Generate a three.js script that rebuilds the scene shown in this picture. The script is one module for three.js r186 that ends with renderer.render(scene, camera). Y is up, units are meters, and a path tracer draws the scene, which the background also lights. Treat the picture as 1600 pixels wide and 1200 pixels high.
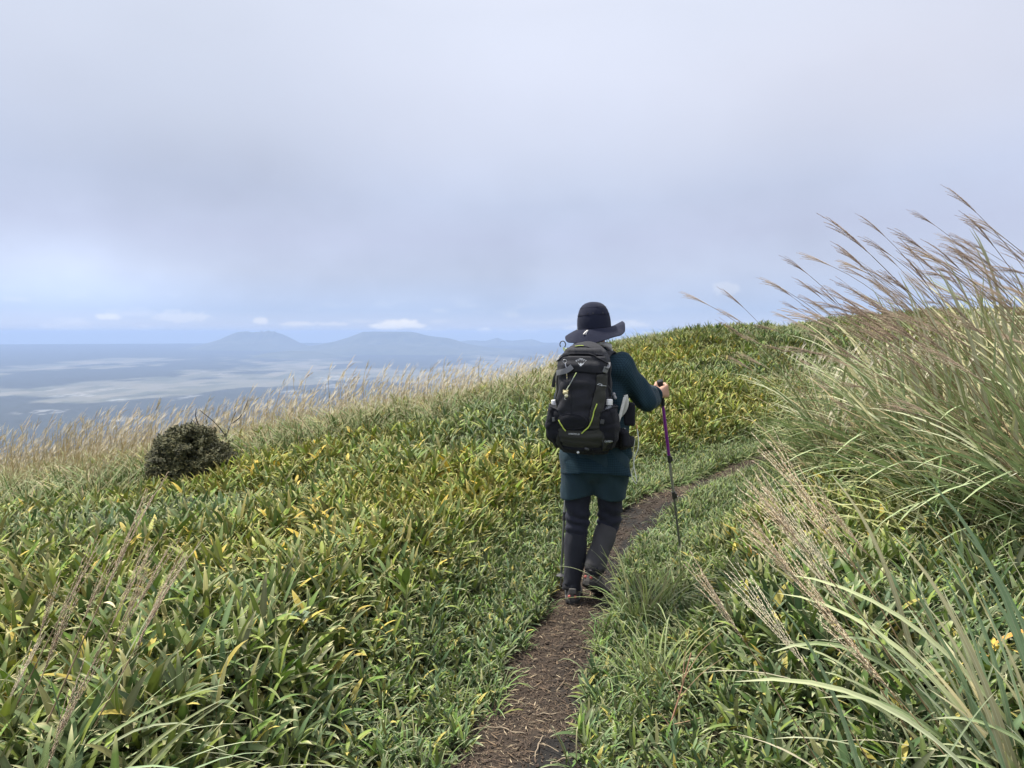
import * as THREE from 'three';
import { mergeGeometries } from 'three/addons/utils/BufferGeometryUtils.js';
import { RoundedBoxGeometry } from 'three/addons/geometries/RoundedBoxGeometry.js';

// ------------------------------------------------------------------ camera, sky, sun, exposure
const scene = new THREE.Scene();
const camera = new THREE.PerspectiveCamera(53.05, 4 / 3, 0.1, 120000);
const EYE = 1.5, PITCH = 3.81 * Math.PI / 180;
camera.position.set(0, EYE, 0);
camera.rotation.x = -PITCH;
const renderer = new THREE.WebGLRenderer({ antialias: true });
renderer.toneMapping = THREE.LinearToneMapping;
const EXPOSURE = 2.2;
renderer.toneMappingExposure = EXPOSURE;
renderer.shadowMap.enabled = true;

const sun = new THREE.DirectionalLight(new THREE.Color().setRGB(1.0, 0.945, 0.82), 3.2);
sun.position.set(-22, 46, -18);
sun.target.position.set(0, 0, -5);
sun.castShadow = true;
sun.shadow.radius = 11;
Object.assign(sun.shadow.camera, { left: -25, right: 25, top: 25, bottom: -25, near: 1, far: 120 });
scene.add(sun, sun.target);

// ------------------------------------------------------------------ numbers
function rng(seed) {
  let a = seed >>> 0;
  return () => { a = (a + 0x6d2b79f5) | 0; let t = Math.imul(a ^ (a >>> 15), 1 | a); t = (t + Math.imul(t ^ (t >>> 7), 61 | t)) ^ t; return ((t ^ (t >>> 14)) >>> 0) / 4294967296; };
}
const clamp = (x, a = 0, b = 1) => Math.min(b, Math.max(a, x));
const smooth = (a, b, x) => { const t = clamp((x - a) / (b - a)); return t * t * (3 - 2 * t); };
const lerp = (a, b, t) => a + (b - a) * t;
function hash3(x, y, z) {
  let h = Math.imul(x | 0, 374761393) + Math.imul(y | 0, 668265263) + Math.imul(z | 0, 2147483647 ^ 0x5bd1e995);
  h = Math.imul(h ^ (h >>> 13), 1274126177); h ^= h >>> 16; h = Math.imul(h, 0x85ebca6b); h ^= h >>> 13;
  return (h >>> 0) / 4294967296;
}
function noise3(x, y, z) {                                  // value noise, -1..1
  const xi = Math.floor(x), yi = Math.floor(y), zi = Math.floor(z);
  let u = x - xi, v = y - yi, w = z - zi;
  u = u * u * (3 - 2 * u); v = v * v * (3 - 2 * v); w = w * w * (3 - 2 * w);
  const L = (a, b, t) => a + (b - a) * t, H = (i, j, k) => hash3(xi + i, yi + j, zi + k);
  return 2 * L(L(L(H(0, 0, 0), H(1, 0, 0), u), L(H(0, 1, 0), H(1, 1, 0), u), v), L(L(H(0, 0, 1), H(1, 0, 1), u), L(H(0, 1, 1), H(1, 1, 1), u), v), w) - 1;
}
function fbm(x, y, z, o = 4) { let s = 0, a = 0.5, t = 0; for (let i = 0; i < o; i++) { s += a * noise3(x, y, z); t += a; x = x * 2.03 + 7.1; y = y * 2.03 + 3.7; z = z * 2.03 + 1.3; a *= 0.5; } return s / t; }
const lin = (c) => { c /= 255; return c <= 0.04045 ? c / 12.92 : Math.pow((c + 0.055) / 1.055, 2.4); };
const srgb = (r, g, b) => [lin(r), lin(g), lin(b)];
function pl(table, x) {                                     // piecewise linear table [[x, y or [..]], ...]
  if (x <= table[0][0]) return table[0][1];
  for (let i = 1; i < table.length; i++) if (x <= table[i][0]) {
    const [x0, a] = table[i - 1], [x1, b] = table[i], t = (x - x0) / (x1 - x0);
    return Array.isArray(a) ? a.map((v, k) => lerp(v, b[k], t)) : lerp(a, b, t);
  }
  return table[table.length - 1][1];
}
const V = (x, y, z) => new THREE.Vector3(x, y, z);

// ------------------------------------------------------------------ the sky: high layered cloud, a clearer strip low down, small cumulus
{
  const W = 4096, Hh = 2048, data = new Float32Array(W * Hh * 4), D = Math.PI / 180;
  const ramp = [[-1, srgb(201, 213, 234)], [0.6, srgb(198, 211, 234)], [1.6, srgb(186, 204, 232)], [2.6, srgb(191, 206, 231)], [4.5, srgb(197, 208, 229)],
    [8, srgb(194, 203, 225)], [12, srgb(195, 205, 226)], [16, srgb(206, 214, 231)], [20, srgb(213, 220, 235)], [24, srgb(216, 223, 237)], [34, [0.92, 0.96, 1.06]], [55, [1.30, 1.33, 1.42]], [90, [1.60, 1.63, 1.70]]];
  const puffs = [[-8.4, 0.62, 1.9, 0.5, 1], [-9.6, 0.42, 1.2, 0.3, 1], [-7.4, 0.5, 1.2, 0.35, 0.9], [-4.9, -0.2, 0.45, 0.24, 1.15], [-18.0, 0.82, 0.6, 0.36, 0.6], [-15.6, 0.6, 1.5, 0.22, 0.55], [-13.2, 0.62, 1.6, 0.2, 0.45],
    [-27.6, 1.02, 0.9, 0.3, 0.5], [-23.2, 1.05, 2.2, 0.6, 0.3], [-2.0, 0.15, 0.9, 0.26, 0.8], [-0.4, 0.1, 1.0, 0.2, 0.65], [1.5, -0.02, 1.2, 0.3, 0.7], [-6.0, 0.12, 1.6, 0.22, 0.4], [15.5, 3.1, 1.2, 0.7, 0.25], [8, 0.6, 2.4, 0.4, 0.35], [5.0, 0.3, 1.5, 0.3, 0.5]];
  for (let j = 0; j < Hh; j++) {
    const el = (j + 0.5) / Hh * 180 - 90, ce = Math.cos(el * D), y = Math.sin(el * D);
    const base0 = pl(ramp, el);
    const step = el < -2 ? W : 1;
    for (let i = 0; i < W; i += step) {
      const phi = ((i + 0.5) / W - 0.5) * 2 * Math.PI, x = ce * Math.cos(phi), z = ce * Math.sin(phi);
      let az = (phi + Math.PI / 2) / D; if (az > 180) az -= 360;
      const base = step === 1 && el > 3 ? pl(ramp, el + 5.5 * smooth(3, 10, el) * fbm(x * 2.1 + 4, y * 2.6, z * 2.1 + 8, 3)) : base0;
      let k = 1, c0 = base[0], c1 = base[1], c2 = base[2];
      if (step === 1) {
        const inFrame = Math.abs(az) < 45 && el < 30;
        const s = 1 / (0.55 + Math.max(y, 0));           // a flat cloud layer seen in perspective
        const n = fbm(x * s * 0.9 + 3.1, z * s * 0.9 + 1.7, y * 2, inFrame ? 5 : 3), n2 = fbm(x * 2.4 + 9, y * 3.4, z * 2.4, inFrame ? 5 : 3), mist = inFrame ? fbm(x * 7 + 2, y * 10, z * 7, 5) * smooth(16, 5, el) : 0;
        const low = smooth(0.3, 3, el);
        k = 1 + (0.05 * n + 0.12 * n2 + 0.15 * mist) * low;
        const warm = 0.035 * fbm(x * 2.5 + 20, y * 4, z * 2.5, 2) * low;
        c0 *= 0.99 + warm; c1 *= 0.985; c2 *= 1.015 - warm * 0.6;
        const glow = 0.05 - 0.04 * Math.exp(-(((az + 3) / 12) ** 2 + ((el - 4.2) / 1.6) ** 2)) + 0.24 * Math.exp(-(((az + 31) / 9) ** 2 + ((el - 3.2) / 3) ** 2)) + 0.07 * Math.exp(-(((az - 4) / 14) ** 2 + ((el - 20) / 7) ** 2)) - 0.045 * Math.exp(-(((az + 20) / 9) ** 2 + ((el - 12) / 4.5) ** 2)) - 0.05 * Math.exp(-(((az - 14) / 16) ** 2 + ((el - 7.5) / 4) ** 2));
        k *= 1 + glow;
        if (inFrame && el > -0.6 && el < 6) {
          let a = 0;
          for (const [pa, pe, ra, re, st] of puffs) {
            const dx = (az - pa) / ra, dy = (el - pe) / re;
            if (Math.abs(dx) > 1.5 || Math.abs(dy) > 1.6) continue;
            const ragged = 0.55 * fbm(az * 2.6 + pa, el * 5.2, pa, 5);
            a = Math.max(a, st * smooth(0.05, 0.5, 1 - (dx * dx + (dy < 0 ? dy * dy * 1.8 : dy * dy)) * 0.8 + ragged * 1.1 - 0.25));
          }
          const wisp = 0.22 * smooth(0.1, 0.6, fbm(az * 0.55, el * 2.4, 4, 5)) * smooth(3.2, 1, el) * smooth(-0.4, 0.4, el) * smooth(20, 2, az);
          a = Math.min(1, a + wisp);
          c0 = lerp(c0, 0.90, a * 0.9); c1 = lerp(c1, 0.91, a * 0.9); c2 = lerp(c2, 0.95, a * 0.9);
        }
      }
      const o = (j * W + i) * 4;
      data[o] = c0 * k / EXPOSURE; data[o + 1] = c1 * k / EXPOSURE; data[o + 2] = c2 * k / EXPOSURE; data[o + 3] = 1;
      if (step > 1) for (let q = 1; q < W; q++) { data[o + q * 4] = data[o]; data[o + q * 4 + 1] = data[o + 1]; data[o + q * 4 + 2] = data[o + 2]; data[o + q * 4 + 3] = 1; }
    }
  }
  const t = new THREE.DataTexture(data, W, Hh, THREE.RGBAFormat, THREE.FloatType);
  t.mapping = THREE.EquirectangularReflectionMapping;
  t.magFilter = t.minFilter = THREE.LinearFilter;
  t.needsUpdate = true;
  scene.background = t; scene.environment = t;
}

// ------------------------------------------------------------------ helpers for things, parts and meshes
const used = new Map();
function numbered(name) { const n = used.get(name) || 0; used.set(name, n + 1); return n ? name + '_' + String(n).padStart(3, '0') : name; }
function tag(o, label, category, group) { if (label) o.userData.label = label; if (category) o.userData.category = category; if (group) o.userData.group = group; return o; }
function shade(o) { o.castShadow = true; o.receiveShadow = true; return o; }
function thing(name, label, category, pos, group) { const o = new THREE.Group(); o.name = numbered(name); if (pos) o.position.copy(pos); tag(o, label, category, group); scene.add(o); return o; }
function part(name, geo, m, parent, label) { const o = shade(new THREE.Mesh(geo, m)); o.name = numbered(name); parent.add(o); if (label) o.userData.label = label; return o; }
function structure(name, geo, m, label) { const o = shade(new THREE.Mesh(geo, m)); o.name = name; o.userData.kind = 'structure'; if (label) o.userData.label = label; scene.add(o); return o; }
const std = (o) => new THREE.MeshStandardMaterial({ roughness: 0.8, ...o });
const phys = (o) => new THREE.MeshPhysicalMaterial({ roughness: 0.8, ...o });
const rgb = (r, g, b) => new THREE.Color().setRGB(r, g, b);

class MB {                                                  // collects triangles with colours
  constructor() { this.p = []; this.c = []; this.i = []; this.u = []; }
  v(x, y, z, c, u = 0, w = 0) { this.p.push(x, y, z); this.c.push(c[0], c[1], c[2]); this.u.push(u, w); return this.p.length / 3 - 1; }
  quad(a, b, c, d) { this.i.push(a, b, c, a, c, d); }
  geo(flat) {
    const g = new THREE.BufferGeometry();
    g.setAttribute('position', new THREE.Float32BufferAttribute(this.p, 3));
    g.setAttribute('color', new THREE.Float32BufferAttribute(this.c, 3));
    g.setAttribute('uv', new THREE.Float32BufferAttribute(this.u, 2));
    g.setIndex(this.i);
    g.computeVertexNormals();
    return g;
  }
  // a folded ribbon along points; cols = [[across -1..1, lift], ...]; colour(t, across)
  ribbon(pts, width, side, cols, colour, twist = 0) {
    const n = pts.length, rows = [], S = V(), T = V(), N = V();
    for (let k = 0; k < n; k++) {
      const t = k / (n - 1);
      T.subVectors(pts[Math.min(n - 1, k + 1)], pts[Math.max(0, k - 1)]).normalize();
      S.copy(side).addScaledVector(T, -side.dot(T)).normalize();
      if (twist) S.applyAxisAngle(T, twist * t);
      N.crossVectors(S, T).normalize(); if (N.y < 0 && !twist) N.negate();
      const w = width(t) / 2;
      rows.push(cols.map(([a, l]) => this.v(pts[k].x + S.x * a * w + N.x * l * w, pts[k].y + S.y * a * w + N.y * l * w, pts[k].z + S.z * a * w + N.z * l * w, colour(t, a), a * 0.5 + 0.5, t)));
    }
    for (let k = 0; k + 1 < n; k++) for (let q = 0; q + 1 < cols.length; q++) this.quad(rows[k][q], rows[k][q + 1], rows[k + 1][q + 1], rows[k + 1][q]);
  }
  tube(pts, radius, sides, colour, cap = true) {
    const n = pts.length, rows = [], T = V(), A = V(), B = V(), ref = V(0.31, 0.2, 0.93).normalize();
    for (let k = 0; k < n; k++) {
      const t = k / (n - 1), r = typeof radius === 'function' ? radius(t) : radius;
      T.subVectors(pts[Math.min(n - 1, k + 1)], pts[Math.max(0, k - 1)]).normalize();
      A.crossVectors(ref, T).normalize(); if (A.lengthSq() < 0.1) A.set(1, 0, 0); B.crossVectors(T, A);
      const row = [], c = typeof colour === 'function' ? colour(t) : colour;
      for (let q = 0; q < sides; q++) { const a = q / sides * Math.PI * 2, ca = Math.cos(a) * r, sa = Math.sin(a) * r; row.push(this.v(pts[k].x + A.x * ca + B.x * sa, pts[k].y + A.y * ca + B.y * sa, pts[k].z + A.z * ca + B.z * sa, c, q / sides, t)); }
      rows.push(row);
    }
    for (let k = 0; k + 1 < n; k++) for (let q = 0; q < sides; q++) { const r = (q + 1) % sides; this.quad(rows[k][q], rows[k][r], rows[k + 1][r], rows[k + 1][q]); }
    if (cap) for (const [row, rev] of [[rows[0], true], [rows[n - 1], false]]) for (let q = 1; q + 1 < sides; q++) rev ? this.i.push(row[0], row[q + 1], row[q]) : this.i.push(row[0], row[q], row[q + 1]);
  }
  spindle(a, b, r, c) {                                     // a small four-sided double cone
    const T = V().subVectors(b, a), A = V().crossVectors(Math.abs(T.y) > Math.abs(T.x) * 3 ? V(1, 0, 0) : V(0, 1, 0), T).normalize(), B = V().crossVectors(T, A).normalize();
    const m = V().lerpVectors(a, b, 0.42), i0 = this.v(a.x, a.y, a.z, c), i1 = this.v(b.x, b.y, b.z, c), ring = [];
    for (let q = 0; q < 4; q++) { const k = q * Math.PI / 2, x = Math.cos(k) * r, y = Math.sin(k) * r; ring.push(this.v(m.x + A.x * x + B.x * y, m.y + A.y * x + B.y * y, m.z + A.z * x + B.z * y, c)); }
    for (let q = 0; q < 4; q++) { const s = ring[(q + 1) % 4]; this.i.push(i0, s, ring[q], i1, ring[q], s); }
  }
}
const curve = (pts, n) => new THREE.CatmullRomCurve3(pts.map((p) => (p.isVector3 ? p : V(...p)))).getPoints(n);
function tubeGeo(pts, r, n = 24, sides = 8, c = [1, 1, 1]) { const m = new MB(); m.tube(curve(pts, n), r, sides, c); return m.geo(); }
function latheGeo(pts, n = 28) { return new THREE.LatheGeometry(pts.map(([x, y]) => new THREE.Vector2(x, y)), n); }
function moved(g, x = 0, y = 0, z = 0, rx = 0, ry = 0, rz = 0, s = 1) { return g.clone().applyMatrix4(new THREE.Matrix4().compose(V(x, y, z), new THREE.Quaternion().setFromEuler(new THREE.Euler(rx, ry, rz)), V(s, s, s))); }

function copies(name, list, m, parent) {                    // list: [{geo, items: [[matrix, colour], ...]}] -> one stuff object
  const root = parent || new THREE.Group();
  if (!parent) { root.name = name; scene.add(root); }
  root.userData.kind = 'stuff';
  for (const { geo, items } of list) {
    if (!items.length) continue;
    const im = shade(new THREE.InstancedMesh(geo, m, items.length));
    im.name = numbered(name + '_clump'); im.userData.kind = 'stuff';
    const c = new THREE.Color();
    items.forEach(([mat, col], k) => { im.setMatrixAt(k, mat); im.setColorAt(k, c.setRGB(...col)); });
    root.add(im);
  }
  return root;
}

// surface nets: meshes the zero level of f (negative inside) over a box
function nets(f, lo, hi, cell) {
  const n = [0, 1, 2].map((k) => Math.ceil((hi[k] - lo[k]) / cell) + 1), [nx, ny, nz] = n, val = new Float32Array(nx * ny * nz), id = (i, j, k) => (k * ny + j) * nx + i;
  for (let k = 0; k < nz; k++) for (let j = 0; j < ny; j++) for (let i = 0; i < nx; i++) val[id(i, j, k)] = f(lo[0] + i * cell, lo[1] + j * cell, lo[2] + k * cell);
  const at = new Int32Array(nx * ny * nz).fill(-1), P = [], I = [];
  for (let k = 0; k + 1 < nz; k++) for (let j = 0; j + 1 < ny; j++) for (let i = 0; i + 1 < nx; i++) {
    let inside = 0, x = 0, y = 0, z = 0, c = 0;
    const g = [];
    for (let q = 0; q < 8; q++) { const v = val[id(i + (q & 1), j + (q >> 1 & 1), k + (q >> 2))]; g.push(v); if (v < 0) inside++; }
    if (!inside || inside === 8) continue;
    for (let a = 0; a < 8; a++) for (let b = 0; b < 3; b++) { const o = a | (1 << b); if (o === a) continue; if ((g[a] < 0) !== (g[o] < 0)) { const t = g[a] / (g[a] - g[o]); x += (a & 1) + (b === 0 ? t : 0); y += (a >> 1 & 1) + (b === 1 ? t : 0); z += (a >> 2) + (b === 2 ? t : 0); c++; } }
    at[id(i, j, k)] = P.length / 3; P.push(lo[0] + (i + x / c) * cell, lo[1] + (j + y / c) * cell, lo[2] + (k + z / c) * cell);
  }
  const face = (a, b, c, d, flip) => { if (a < 0 || b < 0 || c < 0 || d < 0) return; flip ? I.push(a, c, b, a, d, c) : I.push(a, b, c, a, c, d); };
  for (let k = 1; k + 1 < nz; k++) for (let j = 1; j + 1 < ny; j++) for (let i = 1; i + 1 < nx; i++) {
    const v = val[id(i, j, k)] < 0;
    if (v !== (val[id(i + 1, j, k)] < 0)) face(at[id(i, j - 1, k - 1)], at[id(i, j, k - 1)], at[id(i, j, k)], at[id(i, j - 1, k)], !v);
    if (v !== (val[id(i, j + 1, k)] < 0)) face(at[id(i - 1, j, k - 1)], at[id(i - 1, j, k)], at[id(i, j, k)], at[id(i, j, k - 1)], !v);
    if (v !== (val[id(i, j, k + 1)] < 0)) face(at[id(i - 1, j - 1, k)], at[id(i, j - 1, k)], at[id(i, j, k)], at[id(i - 1, j, k)], !v);
  }
  const G = new THREE.BufferGeometry();
  G.setAttribute('position', new THREE.Float32BufferAttribute(P, 3)); G.setIndex(I); G.computeVertexNormals();
  return G;
}
const capsule = (x, y, z, a, b, ra, rb) => {                // tapered capsule distance
  const dx = b[0] - a[0], dy = b[1] - a[1], dz = b[2] - a[2], px = x - a[0], py = y - a[1], pz = z - a[2], h = clamp((px * dx + py * dy + pz * dz) / (dx * dx + dy * dy + dz * dz));
  return Math.hypot(px - dx * h, py - dy * h, pz - dz * h) - lerp(ra, rb, h);
};
const ellipsoid = (x, y, z, c, r) => { const k0 = Math.hypot((x - c[0]) / r[0], (y - c[1]) / r[1], (z - c[2]) / r[2]); const k1 = Math.hypot((x - c[0]) / r[0] ** 2, (y - c[1]) / r[1] ** 2, (z - c[2]) / r[2] ** 2); return k0 < 1e-4 ? -Math.min(...r) : k0 * (k0 - 1) / k1; };
const smin = (a, b, k) => { const h = clamp(0.5 + 0.5 * (b - a) / k); return lerp(b, a, h) - k * h * (1 - h); };
// ------------------------------------------------------------------ the lie of the land (x right, f forward, both in metres)
const LAND = [[0, -3, -.08], [-3, -2, -.3], [4, -2, .2], [0, 0, -.02], [-2, .5, -.2], [2.5, .5, .02], [0, 2.5, 0], [.4, 4.15, .027], [.3, 3.8, .015], [.6, 4.7, .03], [1.36, 6.5, .03], [2.74, 8.6, .07], [3.3, 9.2, .1], [6, 10.6, .55], [10, 11.5, 1.3],
  [-1.4, 2.2, -.1], [-1.2, 2.9, -.1], [-.5, 3, -.06], [-2.8, 4.3, -.28], [-1.8, 4.5, -.2], [-.75, 5.2, -.12], [-4.1, 6.3, -.42], [-3.6, 8.5, -.5], [-8.5, 13, -1.32], [-4.6, 14, -.92], [-2.5, 15, -.62], [.7, 17, .1],
  [-2.6, 10, -.1], [-.95, 11.5, .05], [.65, 13, .28], [3.1, 12.6, .25], [2.6, 10.5, .03], [3.2, 19, .95], [7.3, 20, 1.18], [4.8, 13, .22], [10, 20, 1.5], [12, 15, 1.5],
  [3.2, 29, .1], [.5, 26, -.9], [-5, 22, -2.5], [-12, 20, -3.2], [10, 30, .7], [16, 30, 1.0], [-14, 10, -2.2], [-9, 4, -1.1],
  [1.7, 3.5, -.04], [2.8, 5.6, 0], [1.8, 2.6, -.05], [3.1, 7.5, .06], [4, 6.8, .5], [4.2, 5.2, .42], [6, 6, 1.15], [7.5, 9, 1.4], [3.6, 3, .2], [5.5, 3, .8]];
const RB = (() => {
  const n = LAND.length, U = (a, b) => { const r2 = (a[0] - b[0]) ** 2 + (a[1] - b[1]) ** 2; return r2 < 1e-9 ? 0 : 0.5 * r2 * Math.log(r2); };
  const A = [], B = [];
  for (let i = 0; i < n; i++) { A.push([...LAND.map((q, j) => U(LAND[i], q) + (i === j ? 0.6 : 0)), 1, LAND[i][0], LAND[i][1]]); B.push(LAND[i][2]); }
  for (let k = 0; k < 3; k++) { A.push([...LAND.map((q) => [1, q[0], q[1]][k]), 0, 0, 0]); B.push(0); }
  const m = n + 3;
  for (let c = 0; c < m; c++) {
    let p = c; for (let r = c + 1; r < m; r++) if (Math.abs(A[r][c]) > Math.abs(A[p][c])) p = r;
    [A[c], A[p]] = [A[p], A[c]]; [B[c], B[p]] = [B[p], B[c]];
    for (let r = c + 1; r < m; r++) { const k = A[r][c] / A[c][c]; if (!k) continue; for (let q = c; q < m; q++) A[r][q] -= k * A[c][q]; B[r] -= k * B[c]; }
  }
  const w = new Array(m);
  for (let r = m - 1; r >= 0; r--) { let s = B[r]; for (let q = r + 1; q < m; q++) s -= A[r][q] * w[q]; w[r] = s / A[r][r]; }
  return w;
})();
function landNear(x, f) {
  let s = RB[LAND.length] + RB[LAND.length + 1] * x + RB[LAND.length + 2] * f;
  for (let i = 0; i < LAND.length; i++) { const r2 = (x - LAND[i][0]) ** 2 + (f - LAND[i][1]) ** 2; if (r2 > 1e-9) s += RB[i] * 0.5 * r2 * Math.log(r2); }
  return s + 0.03 * noise3(x * 0.9, f * 0.9, 3) + 0.05 * noise3(x * 0.33, f * 0.33, 8);
}
function land(x, f) {
  const r = Math.hypot(x, f), k = smooth(24, 40, r);
  const far = () => { const a = Math.atan2(x, f); return -4 - 0.42 * (r - 30) * (1 - 0.45 * smooth(0.2, 1.2, a)) - 0.0 + 12 * fbm(x * 0.004, f * 0.004, 2, 4) * smooth(60, 400, r); };
  const y = k <= 0 ? landNear(x, f) : k >= 1 ? far() : lerp(landNear(x, f), far(), k);
  return Math.max(y, -830);
}
// the path's centre line
const PATH = [[-.12, -3], [-.1, 0], [-.06, 1.6], [.006, 2.56], [.097, 3.02], [.223, 3.67], [.365, 4.15], [.64, 5.0], [.98, 5.85], [1.38, 6.55], [1.95, 7.55], [2.90, 8.72], [3.6, 9.3], [4.6, 10.1], [7, 11.2], [10, 12]];
const pathPts = new THREE.CatmullRomCurve3(PATH.map(([x, f]) => V(x, 0, -f))).getSpacedPoints(400);
function pathDist(x, f) {                                   // [distance, side: -1 left of the walker, +1 right]
  let b = 1e9, s = 1;
  for (let i = 0; i < 400; i++) { const p = pathPts[i], d = (p.x - x) ** 2 + (p.z + f) ** 2; if (d < b) { b = d; const q = pathPts[i + 1]; s = (q.x - p.x) * (-f - p.z) - (q.z - p.z) * (x - p.x) > 0 ? 1 : -1; } }
  return [Math.sqrt(b), s];
}
const halfPath = (f, s) => 0.165 + 0.035 * noise3(f * 2.1, s * 4, 1) + 0.03 * noise3(f * 6.3, s * 4, 5) + 0.02 * smooth(4, 2.5, f) + 0.02 * smooth(4.8, 6.2, f);

// ------------------------------------------------------------------ ground sheet
{
  const rings = [0]; for (let r = 0.35; r < 3300; r *= r < 30 ? 1.035 : 1.07) rings.push(r);
  const NA = 300, m = new MB(), rows = [];
  for (const r of rings) {
    const row = [];
    for (let q = 0; q < NA; q++) {
      const a = q / NA * Math.PI * 2, x = Math.sin(a) * r, f = Math.cos(a) * r;
      const n = 0.5 + 0.5 * fbm(x * 3, f * 3, 0, 4), c = [lerp(0.022, 0.06, n), lerp(0.02, 0.05, n), lerp(0.012, 0.026, n)];
      if (r > 26) { const k = smooth(26, 45, r), g = 0.5 + 0.5 * fbm(x * 0.05, f * 0.05, 3, 3); c[0] = lerp(c[0], lerp(0.06, 0.11, g), k); c[1] = lerp(c[1], lerp(0.075, 0.11, g), k); c[2] = lerp(c[2], 0.035, k); }
      row.push(m.v(x, land(x, f), -f, c, x, -f));
    }
    rows.push(row);
  }
  for (let k = 0; k + 1 < rows.length; k++) for (let q = 0; q < NA; q++) { const r = (q + 1) % NA; m.quad(rows[k][q], rows[k][r], rows[k + 1][r], rows[k + 1][q]); }
  structure('ground', m.geo(), std({ vertexColors: true, roughness: 1 }), 'dark soil of the grassy hillside');
}

// ------------------------------------------------------------------ trodden earth path
const pathY = (x, f) => land(x, f) + 0.016 + 0.010 * fbm(x * 9, f * 9, 2, 3) + 0.006 * noise3(x * 34, f * 34, 4);
{
  const m = new MB(), N = 900, K = 26, rows = [], pts = new THREE.CatmullRomCurve3(PATH.map(([x, f]) => V(x, 0, -f))).getSpacedPoints(N);
  for (let i = 0; i <= N; i++) {
    const p = pts[i], q = pts[Math.min(N, i + 1)], o = pts[Math.max(0, i - 1)], tx = q.x - o.x, tz = q.z - o.z, l = Math.hypot(tx, tz), nx = -tz / l, nz = tx / l, row = [];
    for (let k = 0; k <= K; k++) {
      const s = (k / K * 2 - 1), w = 0.42, x = p.x + nx * s * w, z = p.z + nz * s * w, f = -z;
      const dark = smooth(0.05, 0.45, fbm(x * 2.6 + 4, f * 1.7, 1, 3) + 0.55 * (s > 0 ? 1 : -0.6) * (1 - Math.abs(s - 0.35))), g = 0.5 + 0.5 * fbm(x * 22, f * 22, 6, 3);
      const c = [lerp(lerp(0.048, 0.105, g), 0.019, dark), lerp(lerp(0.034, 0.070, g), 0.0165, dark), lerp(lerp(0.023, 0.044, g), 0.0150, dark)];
      const edge = Math.max(0, Math.abs(s) - 0.72) / 0.28;
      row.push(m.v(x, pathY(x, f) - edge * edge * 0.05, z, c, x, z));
    }
    rows.push(row);
  }
  for (let i = 0; i < N; i++) for (let k = 0; k < K; k++) m.quad(rows[i][k], rows[i + 1][k], rows[i + 1][k + 1], rows[i][k + 1]);
  const S = 512, d = new Uint8Array(S * S * 4), b = new Uint8Array(S * S * 4), R = rng(5);
  const per = (x, y, k, z) => { const u = x / S * Math.PI * 2, v = y / S * Math.PI * 2; return fbm(Math.cos(u) * k + 5, Math.sin(u) * k + Math.cos(v) * k * 1.1, Math.sin(v) * k + z, 4); };
  for (let y = 0; y < S; y++) for (let x = 0; x < S; x++) { const o = (y * S + x) * 4, n = 0.5 + 0.5 * per(x, y, 6, 1), h = 0.5 + 0.5 * per(x, y, 14, 9), g = R(); for (let k = 0; k < 3; k++) { d[o + k] = clamp(150 + 80 * (n - 0.5) + 60 * (h - 0.5) + 50 * (g - 0.5), 0, 255); b[o + k] = clamp(255 * (0.5 * n + 0.4 * h + 0.1 * g), 0, 255); } d[o + 3] = b[o + 3] = 255; }
  const tex = (a, c) => { const t = new THREE.DataTexture(a, S, S); t.wrapS = t.wrapT = THREE.RepeatWrapping; t.repeat.set(1.7, 1.7); t.magFilter = t.minFilter = THREE.LinearFilter; if (c) t.colorSpace = THREE.SRGBColorSpace; t.needsUpdate = true; return t; };
  structure('path', m.geo(), std({ vertexColors: true, roughness: 0.95, map: tex(d, true), color: rgb(1.3, 1.25, 1.2), bumpMap: tex(b), bumpScale: 0.02 }), 'narrow trodden path of dark brown earth winding uphill to the right');
}

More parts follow.
